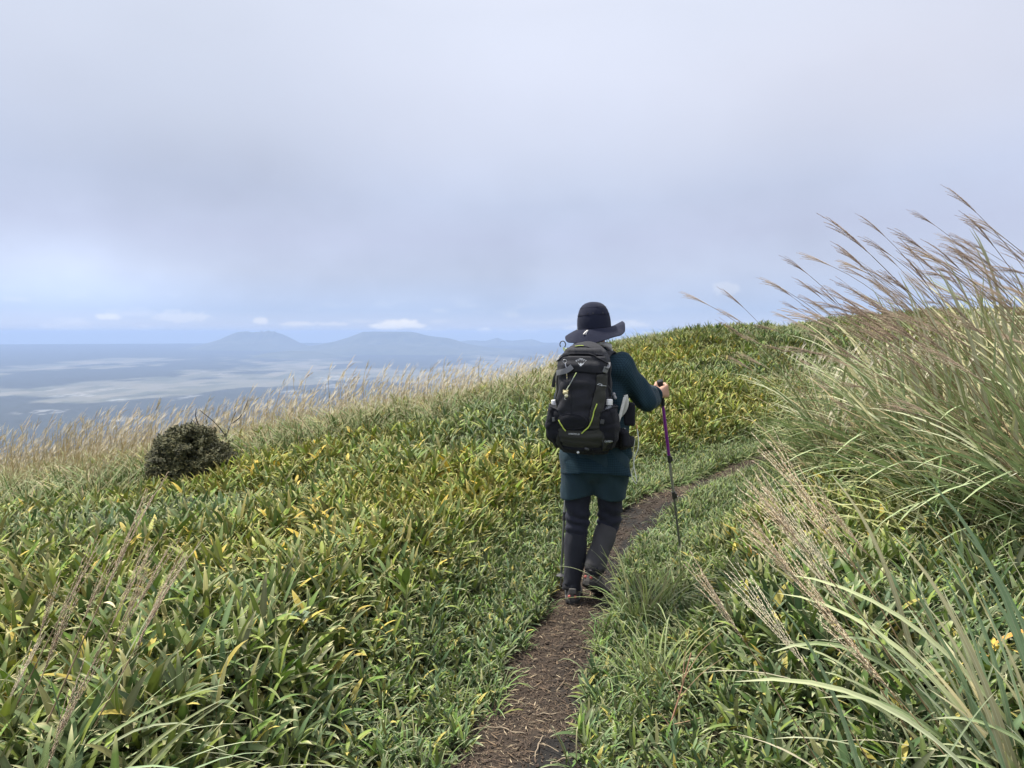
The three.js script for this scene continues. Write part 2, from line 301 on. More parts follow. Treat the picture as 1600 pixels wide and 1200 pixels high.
// ------------------------------------------------------------------ far plain below, and the volcanoes across it
const plainY = (r) => pl([[2500, -812], [7000, -800], [12000, -752], [20000, -690], [26000, -600], [36000, -452], [37500, -600]], r);
{
  const m = new MB(), rows = [], NA = 620, R0 = [];
  for (let r = 2600; r < 37500; r *= 1.0085) R0.push(r);
  for (const r of R0) {
    const row = [];
    for (let q = 0; q <= NA; q++) {
      const a = lerp(-1.25, 1.1, q / NA), x = Math.sin(a) * r, f = Math.cos(a) * r, X = x / 1000, Fk = f / 1000;
      let y = plainY(r) + 22 * fbm(X * 0.5, Fk * 0.5, 7, 4) * smooth(24000, 9000, r) + 10 * fbm(X * 0.2, Fk * 0.2, 3, 3) * smooth(28000, 35000, r);
      const wood = fbm(X * 0.42 + 11, Fk * 0.22, 2, 5) + 0.42 * fbm(X * 2.2, Fk * 1.5, 6, 4);
      let field = smooth(-0.02, 0.12, wood - 0.16 * smooth(15500, 20000, r) - 0.42 * smooth(11600, 10400, r) + 0.3 * Math.exp(-(((r - 14500) / 3200) ** 2)) * smooth(-0.55, -0.25, a) * smooth(0.35, 0.0, a) - 0.4 * smooth(21500, 24000, r));
      const plot = noise3(Math.floor(X * 3.2 + 0.4 * noise3(X, Fk, 1)), Math.floor(Fk * 2.1), 5);
      const fc = [0.115 + 0.05 * plot, 0.115 + 0.04 * plot, 0.088 + 0.035 * plot], wc = [0.020, 0.027, 0.022], g = 0.75 + 0.5 * (0.5 + 0.5 * fbm(X * 6, Fk * 4, 1, 3));
      const town = smooth(0.45, 0.6, noise3(X * 3.1, Fk * 1.6, 21)) * smooth(0.3, 0.6, fbm(X * 0.7, Fk * 0.5, 31, 2) + 0.35) * (r < 16000 ? 1 : 0.25) * (hash3(Math.round(X * 18), Math.round(Fk * 14), 3) > 0.55 ? 1 : 0);
      const c = fc.map((v, k) => lerp(lerp(wc[k] * g, v, field), 0.4, town * 0.4));
      row.push(m.v(x, y, -f, c));
    }
    rows.push(row);
  }
  for (let k = 0; k + 1 < rows.length; k++) for (let q = 0; q < NA; q++) m.quad(rows[k][q], rows[k][q + 1], rows[k + 1][q + 1], rows[k + 1][q]);
  structure('plain', m.geo(), std({ vertexColors: true, roughness: 1 }), 'hazy blue plain of woods and fields far below');
}
function massif(name, label, dist, prof, depth, seed, base, gully) {   // prof: [[bearing as x/f, height above the eye over distance], ...]
  const m = new MB(), NX = 190, NZ = 46, rows = [], x0 = prof[0][0], x1 = prof[prof.length - 1][0];
  for (let j = 0; j <= NZ; j++) {
    const w = j / NZ * 2 - 1, row = [];
    for (let i = 0; i <= NX; i++) {
      const s = lerp(x0, x1, i / NX), x = s * dist, z = dist + w * depth;
      const top = pl(prof, s) * dist + EYE, h = top - base, k = Math.abs(w);
      const rib = fbm(x / 420, w * 1.3, seed, 4);
      let fall = Math.pow(Math.max(0, 1 - k), 0.9) * (1 - gully * Math.sin(Math.min(1, k * 1.6) * Math.PI) * (0.5 + 0.5 * rib));
      const y = base - 20 + (h + 20) * fall + (k > 0.05 ? 26 * fbm(x / 190, z / 260, seed + 4, 4) * (1 - fall) : 0);
      const g = 0.5 + 0.5 * fbm(x / 300, z / 300 + y / 120, seed + 9, 4), c = [lerp(0.025, 0.10, g), lerp(0.035, 0.105, g), lerp(0.026, 0.065, g)];
      row.push(m.v(x, y, -z, c));
    }
    rows.push(row);
  }
  for (let j = 0; j < NZ; j++) for (let i = 0; i < NX; i++) m.quad(rows[j][i], rows[j][i + 1], rows[j + 1][i + 1], rows[j + 1][i]);
  structure(name, m.geo(), std({ vertexColors: true, roughness: 1 }), label);
}
const bear = (px, py) => [(px - 800) / 1202 * 1.0, (600 - py) / 1202 - 0.0666];
massif('mountain_craggy', 'farther blue volcano with a jagged summit', 27500, [[300, 542], [322, 537], [345, 530], [358, 524], [367, 520.5], [374, 518.5], [388, 517.5], [396, 519.5], [403, 518.2], [407, 518.8], [410, 516.4], [413, 518.4], [418, 517], [421, 515.8], [425, 518], [430, 517.4], [434, 520], [442, 522], [455, 528], [470, 536], [485, 541], [510, 546]].map((p) => bear(...p)), 2300, 3, -640, 0.5);
massif('mountain_flat_topped', 'broad flat-topped blue volcano under a small cloud', 25500, [[425, 552], [470, 543], [500, 538.5], [525, 533], [545, 527], [560, 521.5], [568, 518.6], [585, 518], [605, 518.2], [640, 518.3], [652, 520], [665, 523.5], [680, 526], [700, 528], [715, 532], [730, 537], [760, 542], [800, 546], [850, 550]].map((p) => bear(...p)), 3000, 17, -640, 0.75);
massif('mountain_ridge', 'low far ridge with two small peaks behind the hiker', 33000, [[650, 541], [700, 535], [735, 531.5], [758, 532.5], [768, 530], [777, 527.5], [786, 531], [800, 532.5], [815, 530.8], [832, 530], [842, 533], [856, 538], [880, 541], [960, 546]].map((p) => bear(...p)), 2500, 29, -600, 0.6);
massif('mountain_foothill', 'wooded foothill in front of the flat-topped volcano', 21500, [[380, 560], [420, 551], [455, 548], [490, 549], [520, 553], [560, 558], [600, 560], [680, 558], [740, 556], [800, 561]].map((p) => bear(...p)), 1500, 41, -690, 0.3);
scene.fog = new THREE.FogExp2(rgb(0.48, 0.65, 1.0), 0.000050);
// ------------------------------------------------------------------ leaves, blades and plumes
const leafMat = phys({ vertexColors: true, specularIntensity: 0.45, roughness: 0.72, transmission: 0.20, thickness: 0, side: THREE.DoubleSide, clearcoat: 0.08, clearcoatRoughness: 0.4 });
const bladeMat = phys({ vertexColors: true, roughness: 0.8, transmission: 0.25, thickness: 0, side: THREE.DoubleSide, clearcoat: 0.12, clearcoatRoughness: 0.5 });
const strawMat = std({ vertexColors: true, roughness: 0.85, side: THREE.DoubleSide });
const up = V(0, 1, 0);
const GREENS = [[0.090, 0.138, 0.028], [0.125, 0.178, 0.032], [0.074, 0.112, 0.034], [0.165, 0.205, 0.034], [0.130, 0.160, 0.060], [0.215, 0.228, 0.050], [0.096, 0.132, 0.050], [0.145, 0.175, 0.068], [0.078, 0.105, 0.040], [0.20, 0.205, 0.070]];
const DRY = [[0.50, 0.40, 0.19], [0.42, 0.25, 0.075], [0.56, 0.48, 0.29], [0.54, 0.45, 0.25], [0.44, 0.34, 0.07]];
const PALE = [0.56, 0.50, 0.29];
function arc(origin, dir, len, droop, n, side = 0, wob = 0, R) {       // points that start along dir and bend down
  const pts = [origin.clone()], d = dir.clone().normalize(), lat = V().crossVectors(d, up).normalize();
  for (let k = 1; k <= n; k++) { d.y -= droop / n * (0.4 + 1.2 * k / n); d.addScaledVector(lat, side / n); if (wob) d.addScaledVector(lat, (R() - 0.5) * wob); d.normalize(); pts.push(pts[k - 1].clone().addScaledVector(d, len / n)); }
  return pts;
}
const LEAF_COLS = [[-1, 0.16], [-0.8, 0.1], [0, 0], [0.8, 0.1], [1, 0.16]];
function bambooLeaf(m, R, origin, dir, len, wid, hue, dead) {
  const pts = arc(origin, dir, len, 0.35 + R() * 0.75, 7, (R() - 0.5) * 0.5), side = V().crossVectors(dir, up).normalize().applyAxisAngle(dir.clone().normalize(), (R() - 0.5) * 1.1);
  const pale = R() < 0.33 ? 0.3 + 0.6 * R() : 0.10 * R(), tipDry = R() < 0.34 ? 0.1 + 0.3 * R() : 0.05;
  m.ribbon(pts, (t) => wid * Math.pow(Math.sin(Math.PI * Math.pow(0.03 + 0.97 * t, 0.72)), 0.85) * (t > 0.99 ? 0.05 : 1), side, LEAF_COLS, (t, a) => {
    let c = hue;
    if (!dead) { const e = Math.abs(a) > 0.9 ? pale : 0, k = Math.max(e, smooth(1 - tipDry, 1, t)); c = hue.map((v, q) => lerp(v * (a === 0 ? 1.25 : 1), PALE[q], k)); } else c = hue.map((v) => v * (0.85 + 0.3 * Math.abs(a)));
    return c;
  });
}
function bambooShoot(seed, opt = {}) {                      // a whorl at the origin on a thin culm that goes down
  const R = rng(seed), m = new MB(), n = opt.n || 5 + Math.floor(R() * 4), len0 = opt.len || 0.164, rot = R() * 6.28;
  const lean = V((R() - 0.5) * 0.3, -1, (R() - 0.5) * 0.3).normalize();
  m.tube([V().addScaledVector(lean, -0.02), V().addScaledVector(lean, 0.14), V().addScaledVector(lean, 0.36)], 0.0021, 4, seed % 3 ? [0.24, 0.22, 0.10] : [0.40, 0.33, 0.19], false);
  for (let k = 0; k < n; k++) {
    const az = rot + k * 2.4 + (R() - 0.5) * 0.9, el = lerp(0.15, 1.35, Math.pow(R(), 0.65)), h = -0.10 * (k / n) * R();
    const dead = R() < (opt.dead ?? 0.06), hue = (dead ? DRY[Math.floor(R() * DRY.length)] : GREENS[Math.floor(R() * GREENS.length)]).map((v) => v * (0.85 + 0.3 * R()));
    const d = V(Math.cos(az) * Math.cos(el), Math.sin(el), Math.sin(az) * Math.cos(el)), len = len0 * (0.65 + 0.6 * R());
    bambooLeaf(m, R, V(0, h, 0), d, len, len * (0.115 + 0.055 * R()), hue, dead);
  }
  return m.geo();
}
const BLADE_COLS = [[-1, 0.22], [-0.14, 0.03], [0, 0], [0.14, 0.03], [1, 0.22]];
function grassBlade(m, R, origin, dir, len, wid, droop, hue, rib, n = 10) {
  const pts = arc(origin, dir, len, droop, n, (R() - 0.5) * 0.5, 0.05, R), side = V().crossVectors(dir, up).normalize().applyAxisAngle(dir.clone().normalize(), (R() - 0.5) * 1.6), tip = R() < 0.35 ? 0.2 * R() : 0.03;
  m.ribbon(pts, (t) => wid * Math.min(1, 0.55 + t * 3) * Math.pow(1 - t, 0.55) + 0.0006, side, rib ? BLADE_COLS : [[-1, 0.15], [0, 0], [1, 0.15]], (t, a) => {
    const k = rib && a === 0 ? 0.8 : smooth(1 - tip - 0.02, 1, t) * 0.9;
    return hue.map((v, q) => lerp(v * (0.9 + 0.2 * t), [0.55, 0.56, 0.36][q], k));
  }, (R() - 0.5) * 0.9);
}
// a feather of slender racemes along dir, starting at the origin; near: every spikelet, far: ribbons
function plume(m, R, origin, dir, len, opt) {
  const n = opt.n || 9, c0 = opt.c || [0.42, 0.31, 0.19], c1 = opt.c1 || [0.60, 0.52, 0.38], lat = V().crossVectors(dir, up).normalize(), bin = V().crossVectors(lat, dir).normalize();
  const axis = arc(origin, dir, len * 0.42, opt.droop * 0.35, 6);
  if (opt.near) m.tube(axis, 0.0014, 4, c0.map((v) => v * 0.7), false);
  for (let k = 0; k < n; k++) {
    const s = Math.pow(k / n, 0.9), o = axis[Math.min(6, Math.floor(s * 6))], a = R() * 6.28, sp = opt.spread * (0.5 + R()), d = dir.clone().addScaledVector(lat, Math.cos(a) * sp).addScaledVector(bin, Math.sin(a) * sp).normalize();
    const L = len * (0.5 + 0.28 * R()) * (1 - 0.25 * s), pts = arc(o, d, L, opt.droop * (0.7 + 0.6 * R()), opt.near ? 14 : 4, (R() - 0.5) * 0.3, opt.near ? 0.05 : 0, R);
    if (!opt.near) { m.ribbon(pts, (t) => opt.w * Math.sin(Math.PI * (0.12 + 0.83 * t)), lat, [[-1, 0], [1, 0]], (t) => c0.map((v, q) => lerp(v, c1[q], t)), R() * 3); continue; }
    m.tube(pts, 0.0006, 3, c0.map((v) => v * 0.8), false);
    const cv = new THREE.CatmullRomCurve3(pts), N = Math.floor(L / (opt.fat < 0.0015 ? 0.0052 : 0.0075));
    for (let q = 1; q < N; q++) {
      const p = cv.getPoint(q / N), t = cv.getTangent(q / N), j = V(R() - 0.5, R() - 0.5, R() - 0.5).multiplyScalar(0.5).add(t).normalize(), l = opt.spike * (0.75 + 0.5 * R()), k2 = R();
      m.spindle(p, p.clone().addScaledVector(j, l), opt.fat || 0.0013, c0.map((v, z) => lerp(v, c1[z], k2)));
    }
  }
}
function grassTuft(seed, o) {                               // blades and a few plume stalks in one geometry, for the far field
  const R = rng(seed), m = new MB();
  for (let k = 0; k < o.blades; k++) {
    const az = R() * 6.28, el = lerp(0.7, 1.45, R()), d = V(Math.cos(az) * Math.cos(el) + o.lean, Math.sin(el), Math.sin(az) * Math.cos(el)).normalize(), mix = R();
    grassBlade(m, R, V((R() - 0.5) * o.r, 0, (R() - 0.5) * o.r), d, o.h * (0.6 + 0.6 * R()), o.w, 0.5 + R() * 1.3, o.hues[Math.floor(mix * o.hues.length)].map((v) => v * (0.8 + 0.4 * R())), false, 5);
  }
  for (let k = 0; k < o.stalks; k++) {
    const d = V(o.lean * 1.4 + (R() - 0.5) * 0.35, 1, (R() - 0.5) * 0.35).normalize(), L = o.h * (0.8 + 0.75 * R()), pts = arc(V((R() - 0.5) * o.r, 0, (R() - 0.5) * o.r), d, L, 0.12, 4);
    m.tube(pts, 0.0022, 3, [0.34, 0.27, 0.13], false);
    const e = V().subVectors(pts[4], pts[3]).normalize();
    plume(m, R, pts[4], e.add(V(0.22 + o.lean, 0, 0)).normalize(), 0.15 + 0.11 * R(), { n: 5, spread: 0.14, droop: 0.4, w: 0.007, c: o.pc[k % o.pc.length], c1: o.pc[k % o.pc.length].map((v) => v * 1.25) });
  }
  return m.geo();
}

// ------------------------------------------------------------------ ground cover: knee-high bamboo grass, short where feet pass
const HIKER = V(0.388, 0, -4.15);
const tallness = (d, side, x, f) => 0.055 + (side < 0 ? 0.40 * smooth(0.3, 1.25, d - 0.25 * smooth(6, 8, f)) : 0.36 * smooth(0.25, 1.3, d - 0.35 * smooth(5, 7, f))) * (0.85 + 0.3 * noise3(x * 0.9, f * 0.9, 12) + 0.12 * noise3(x * 3, f * 3, 2));
const pampasZone = (x, f) => smooth(-0.35, 0.35, f - (8.6 + (x > -3.6 ? 0.42 : 1.25) * (x + 3.6) + 0.35 * noise3(x * 0.8, f * 0.8, 6)) - 0.0 + smooth(-1.5, 1.5, x) * -1.2 - smooth(0.5, 4, x) * 2) * smooth(1.9, 0.2, x - 0.0);
{
  const R = rng(77), kinds = [], NK = 14;
  for (let k = 0; k < NK; k++) kinds.push({ geo: bambooShoot(100 + k * 7), items: [] });
  const q = new THREE.Quaternion(), e = new THREE.Euler(), one = V(), pos = V();
  const tryAt = (x, f, thin) => {
    const [d, side] = pathDist(x, f);
    const hp = halfPath(f, side);
    if (d < hp + 0.02) return;
    if (R() < pampasZone(x, f) * 0.93) return;
    const bankR = smooth(2.9, 3.6, x - 0.18 * (f - 5) + 0.25 * noise3(x, f, 9)) * smooth(8.5, 7.5, f) * smooth(3.4, 4.4, f);
    if (R() < bankR * 0.85) return;
    const T = tallness(d, side, x, f), s = lerp(0.50, 1, smooth(0.08, 0.33, T)) * (0.8 + 0.4 * R()) * (1 + 0.1 * thin);
    const y = land(x, f) + T * (R() < 0.62 ? lerp(0.75, 1.05, R()) : lerp(0.3, 0.8, R()));
    e.set((R() - 0.5) * 0.5, R() * 6.283, (R() - 0.5) * 0.5 - 0.04); q.setFromEuler(e);
    const yellow = clamp(0.52 + 1.1 * fbm(x * 0.35, f * 0.35, 15, 3) + 0.10 * smooth(5, 13, f) - 0.12 * smooth(5, 3, f)) * (side < 0 ? 1 : 0.75) * smooth(0.08, 0.3, T), b = 0.82 + 0.4 * R();
    kinds[Math.floor(R() * NK)].items.push([new THREE.Matrix4().compose(pos.set(x, y, -f), q, one.set(s, s, s)), [b * lerp(0.92, 1.36, yellow), b * lerp(1.0, 1.22, yellow), b * lerp(1.10, 0.80, yellow)]]);
  };
  for (let k = 0; k < 124000; k++) {
    const r = 26 * Math.sqrt(R()), a = (R() - 0.5) * 1.9, x = Math.sin(a) * r, f = Math.cos(a) * r;
    if (r < 1.15) continue;
    tryAt(x, f, r > 12 ? 1 : 0);
  }
  // denser near the eye, and the low growth along the path
  for (let k = 0; k < 12000; k++) { const r = 1.15 + 5 * Math.pow(R(), 0.7), a = (R() - 0.5) * 1.7; tryAt(Math.sin(a) * r, Math.cos(a) * r, 0); }
  for (let k = 0; k < 25000; k++) { const p = pathPts[130 + Math.floor(R() * 250)], o = (R() - 0.5) * 1.9; tryAt(p.x + o, -p.z + (R() - 0.5) * 1.9, 0); }
  const o = copies('bamboo_grass', kinds, leafMat); tag(o, 'thick ground cover of knee-high dwarf bamboo leaves, green with yellow ones', 'dwarf bamboo');
}
// ------------------------------------------------------------------ the plumed grass of the left hillside and along the crest
{
  const R = rng(31), hues = [[0.17, 0.20, 0.075], [0.23, 0.235, 0.10], [0.13, 0.17, 0.065], [0.29, 0.27, 0.14], [0.38, 0.345, 0.21]], pc = [[0.43, 0.39, 0.29], [0.48, 0.445, 0.345], [0.37, 0.32, 0.245], [0.55, 0.52, 0.42], [0.29, 0.245, 0.19]];
  const kinds = [], low = [];
  for (let k = 0; k < 8; k++) kinds.push({ geo: grassTuft(500 + k, { blades: 30, stalks: 1 + (k % 3), h: 0.60, w: 0.010, r: 0.2, lean: 0.10, hues, pc }), items: [] });
  for (let k = 0; k < 5; k++) low.push({ geo: grassTuft(560 + k, { blades: 24, stalks: 0, h: 0.56, w: 0.0135, r: 0.16, lean: 0.05, hues: hues.slice(0, 3), pc }), items: [] });
  const q = new THREE.Quaternion(), e = new THREE.Euler();
  const put = (set, x, f, s, b, w) => { e.set((R() - 0.5) * 0.2, (R() - 0.5) * 1.2 + (R() < 0.5 ? 0 : 0.2), (R() - 0.5) * 0.2); q.setFromEuler(e); set[Math.floor(R() * set.length)].items.push([new THREE.Matrix4().compose(V(x, land(x, f) - 0.02, -f), q, V(s, s, s)), [b * w, b, b * (2 - w)]]); };
  for (let k = 0; k < 30000; k++) {
    const r = 5 + 18 * Math.sqrt(R()), a = -0.85 + R() * 1.0, x = Math.sin(a) * r, f = Math.cos(a) * r, z = pampasZone(x, f);
    if (R() > z) continue;
    if (Math.hypot(x + 3.6, f - 8.6) < 0.75) continue;
    if (R() < 0.38) continue;
    const edge = smooth(0.9, 2.6, f - (8.6 + 0.42 * (x + 3.6))), b = 0.8 + 0.45 * R();
    if (R() < edge * lerp(0.62, 0.34, smooth(-5, 0, x)) + 0.06) put(kinds, x, f, (0.8 + 0.45 * R()) * lerp(1, 0.72, smooth(-3, 1.5, x)), b, 1.04); else put(low, x, f, 0.85 + 0.5 * R(), b, 1);
  }
  for (let k = 0; k < 2600; k++) {                          // thin grass standing out of the bamboo on the crest, right of the hiker
    const x = lerp(1.2, 11, R()), f = 17.3 + 3.6 * R();
    put(low, x, f, 0.8 + 0.5 * R(), 0.9 + 0.3 * R(), 1);
    if (R() < 0.012) put(kinds, x, f, 0.6, 1, 1);
  }
  for (let k = 0; k < 3600; k++) {                          // straw-coloured grass filling the right bank
    const x = lerp(2.3, 9, R()), f = lerp(3.9, 13, R()), w = smooth(-0.5, 0.5, x - (2.75 + 0.16 * (f - 5) + 0.6 * smooth(8, 11, f)) + 0.4 * noise3(x, f, 9)), [d] = pathDist(x, f);
    if (R() > w || d < 0.45) continue;
    R() < 0.35 && f > 5.5 ? put(kinds, x, f, 0.8 + 0.4 * R(), 0.9 + 0.3 * R(), 1) : put(low, x, f, 1.1 + 0.6 * R(), 0.9 + 0.35 * R(), 1);
  }
  const o = copies('plume_grass', [...kinds, ...low], strawMat); tag(o, 'pale plumed grass swaying on the far left slope', 'plume grass');
}
// ------------------------------------------------------------------ short green grass between the low leaves by the path
{
  const R = rng(91), hues = [[0.12, 0.19, 0.055], [0.16, 0.22, 0.06], [0.09, 0.15, 0.05], [0.20, 0.22, 0.09]], set = [];
  for (let k = 0; k < 6; k++) set.push({ geo: grassTuft(700 + k, { blades: 16, stalks: 0, h: 0.15, w: 0.005, r: 0.06, lean: 0, hues, pc: [] }), items: [] });
  const q = new THREE.Quaternion(), e = new THREE.Euler();
  for (let k = 0; k < 9000; k++) {
    const p = pathPts[120 + Math.floor(R() * 260)], x = p.x + (R() - 0.5) * 1.7, f = -p.z + (R() - 0.5) * 1.7, [d, side] = pathDist(x, f), w = noise3(x * 1.4, f * 1.4, 40);
    if (d < halfPath(f, side) - 0.015 || d > 0.85 || R() > 0.35 + 0.5 * w + (d < 0.3 ? 0.3 : 0)) continue;
    e.set(0, R() * 6.28, 0); q.setFromEuler(e); const s = 0.6 + 0.7 * R(), b = 0.8 + 0.4 * R();
    set[Math.floor(R() * 6)].items.push([new THREE.Matrix4().compose(V(x, land(x, f), -f), q, V(s, s, s)), [b, b, b]]);
  }
  const o = copies('short_grass', set, strawMat); tag(o, 'short green grass fringing both edges of the earth path', 'grass');
}
// ------------------------------------------------------------------ dry straw and crumbs of soil on the path
{
  const R = rng(12), straw = [], clod = [], q = new THREE.Quaternion(), e = new THREE.Euler();
  for (let k = 0; k < 6; k++) {
    const m = new MB(), L = 0.009 + 0.0055 * k, pts = []; for (let i = 0; i < 5; i++) pts.push(V((i / 4 - 0.5) * L, 0.002 + 0.004 * R(), (R() - 0.5) * 0.07 * L));
    m.ribbon(pts, (t) => (k > 4 ? 0.0036 : 0.0015) * (0.4 + Math.sin(Math.PI * t)), V(0, 0, 1), [[-1, 0.2], [0, 0], [1, 0.2]], () => [1, 1, 1]);
    straw.push({ geo: m.geo(), items: [] });
    const g = new THREE.IcosahedronGeometry(0.008, 1), P = g.attributes.position; for (let i = 0; i < P.count; i++) { const s = 0.75 + 0.5 * hash3(Math.round(P.getX(i) * 2000), Math.round(P.getY(i) * 2000), Math.round(P.getZ(i) * 2000) + k); P.setXYZ(i, P.getX(i) * s, P.getY(i) * s * 0.7, P.getZ(i) * s); }
    g.computeVertexNormals(); g.setAttribute('color', new THREE.Float32BufferAttribute(new Float32Array(P.count * 3).fill(1), 3));
    clod.push({ geo: g, items: [] });
  }
  for (let k = 0; k < 110000; k++) {
    const p = pathPts[92 + Math.floor(R() * 250)], x = p.x + (R() - 0.5) * 0.8, f = -p.z + (R() - 0.5) * 0.8, [d, side] = pathDist(x, f), h = halfPath(f, side);
    if (d > h + 0.13) continue;
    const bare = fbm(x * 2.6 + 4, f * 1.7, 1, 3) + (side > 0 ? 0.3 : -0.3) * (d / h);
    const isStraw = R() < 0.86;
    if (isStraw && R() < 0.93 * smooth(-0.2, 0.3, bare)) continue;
    if (!isStraw && R() < 0.3) continue;
    e.set((R() - 0.5) * 0.5, R() * 6.28, (R() - 0.5) * 0.5); q.setFromEuler(e);
    const s = (0.5 + R() * R() * 1.1) * (isStraw ? 1 : 0.8), m = new THREE.Matrix4().compose(V(x, pathY(x, f) + 0.003, -f), q, V(s, s, s)), b = 0.6 + 0.7 * R(), t = R();
    if (isStraw) straw[Math.floor(R() * 6)].items.push([m, t < 0.13 ? [0.31 * b, 0.25 * b, 0.165 * b] : t < 0.45 ? [0.135 * b, 0.092 * b, 0.056 * b] : [0.068 * b, 0.044 * b, 0.029 * b]]);
    else clod[Math.floor(R() * 6)].items.push([m, [0.05 * b, 0.036 * b, 0.027 * b]]);
  }
  const a = copies('straw_litter', straw, strawMat), b = copies('soil_crumbs', clod, std({ vertexColors: true, roughness: 1 }));
  tag(a, 'bits of dry straw and dead leaf lying on the earth path', 'litter'); tag(b, 'crumbs of dark soil on the earth path', 'soil');
}
// ------------------------------------------------------------------ the hiker
HIKER.y = pathY(HIKER.x, 4.15) - 0.010;

const YAW = -18 * Math.PI / 180, CY = Math.cos(YAW), SY = Math.sin(YAW), BX = 0.067, BZ = -0.015;
const T = (u, y, w) => [BX + u * CY + w * SY, y, BZ - u * SY + w * CY];            // trunk axes: u to the right, w out of the back
const inv = (x, z) => [(x - BX) * CY - (z - BZ) * SY, (x - BX) * SY + (z - BZ) * CY];
function cloth(seed, tone, thread, S = 128) {               // woven texture: fine threads with uneven tone
  const c = new Uint8Array(S * S * 4), R = rng(seed);
  for (let y = 0; y < S; y++) for (let x = 0; x < S; x++) { const o = (y * S + x) * 4, v = tone(x, y, S) * (1 + thread * (R() - 0.5)); for (let k = 0; k < 3; k++) c[o + k] = clamp(v * 255, 0, 255); c[o + 3] = 255; }
  const t = new THREE.DataTexture(c, S, S); t.wrapS = t.wrapT = THREE.RepeatWrapping; t.magFilter = t.minFilter = THREE.LinearFilter; t.needsUpdate = true; return t;
}
const weave = cloth(3, (x, y) => 0.62 + 0.2 * Math.sin(x * Math.PI / 2) * Math.sin(y * Math.PI / 2), 0.4);
const check = cloth(8, (x, y, S) => { const p = S / 4, a = (x % p) / p, b = (y % p) / p, l = (t) => (t < 0.25 ? 0.52 : t > 0.84 ? 1.0 : 0.84); return l(a) * l(b); }, 0.3);
const fab = (r, g, b, o = {}) => phys({ color: rgb(r, g, b), roughness: 0.92, specularIntensity: 0.35, sheen: 0.25, sheenRoughness: 0.7, sheenColor: rgb(0.5, 0.5, 0.55), bumpMap: weave, bumpScale: 0.002, ...o });
const SKIN = phys({ color: rgb(0.50, 0.30, 0.22), roughness: 0.6, specularIntensity: 0.5 });
const shirtMat = fab(0.025, 0.058, 0.082, { map: check, bumpMap: check, bumpScale: 0.0004 }), shortsMat = fab(0.026, 0.050, 0.066), legMat = fab(0.025, 0.027, 0.042, { roughness: 0.75 }), gaiterMat = fab(0.060, 0.059, 0.062), hatMat = fab(0.018, 0.021, 0.040);
function boxUV(g, k = 20) {                                 // cloth uv by the way each triangle faces
  const n = g.index ? g.toNonIndexed() : g, P = n.attributes.position, uv = new Float32Array(P.count * 2), a = V(), b = V(), c = V(), e = V(), f = V();
  for (let i = 0; i < P.count; i += 3) {
    a.fromBufferAttribute(P, i); b.fromBufferAttribute(P, i + 1); c.fromBufferAttribute(P, i + 2); e.subVectors(b, a); f.subVectors(c, a); e.cross(f);
    const ax = Math.abs(e.x), ay = Math.abs(e.y), az = Math.abs(e.z);
    [a, b, c].forEach((p, q) => { uv[(i + q) * 2] = (ax > az && ax > ay ? p.z : p.x) * k; uv[(i + q) * 2 + 1] = (ay > ax && ay > az ? p.z : p.y) * k; });
  }
  n.setAttribute('uv', new THREE.BufferAttribute(uv, 2)); return n;
}
function boneUV(g, bones, k) {                              // cloth uv that runs along the nearest limb
  const n = g.toNonIndexed(), P = n.attributes.position, uv = new Float32Array(P.count * 2);
  for (let i = 0; i < P.count; i += 3) {
    const cx = (P.getX(i) + P.getX(i + 1) + P.getX(i + 2)) / 3, cy = (P.getY(i) + P.getY(i + 1) + P.getY(i + 2)) / 3, cz = (P.getZ(i) + P.getZ(i + 1) + P.getZ(i + 2)) / 3;
    let best = null, bd = 1e9; for (const b of bones) { const d = capsule(cx, cy, cz, b[0], b[1], b[2], b[3]); if (d < bd) { bd = d; best = b; } }
    const A = V(...best[0]), D = V(...best[1]).sub(A).normalize(), E = V().crossVectors(Math.abs(D.y) > 0.8 ? V(0, 0, 1) : V(0, 1, 0), D).normalize(), F = V().crossVectors(D, E); let ref = null;
    for (let q = 0; q < 3; q++) { const p = V().fromBufferAttribute(P, i + q).sub(A), h = p.dot(D); let an = Math.atan2(p.dot(F), p.dot(E)); if (ref === null) ref = an; else if (an - ref > Math.PI) an -= 2 * Math.PI; else if (ref - an > Math.PI) an += 2 * Math.PI; uv[(i + q) * 2] = an * best[2] * k; uv[(i + q) * 2 + 1] = h * k; }
  }
  n.setAttribute('uv', new THREE.BufferAttribute(uv, 2)); return n;
}
// joints
const J = { hipL: T(-0.092, 0.80, 0), hipR: T(0.092, 0.80, 0), kneeL: [-0.024, 0.435, -0.075], ankL: [-0.055, 0.10, -0.045], kneeR: [0.158, 0.445, -0.105], ankR: [0.062, 0.205, 0.025],
  shL: T(-0.140, 1.325, -0.02), shR: T(0.136, 1.308, 0), elL: [-0.112, 1.07, -0.09], elR: [0.332, 1.138, -0.03], wrL: [-0.075, 0.915, -0.285], wrR: [0.422, 1.142, -0.215], neck: T(0, 1.36, -0.01), head: [0.060, 1.535, -0.055] };
const hiker = thing('person', 'hiker in a dark teal shirt and navy brimmed hat walking away along the earth path', 'person', HIKER);

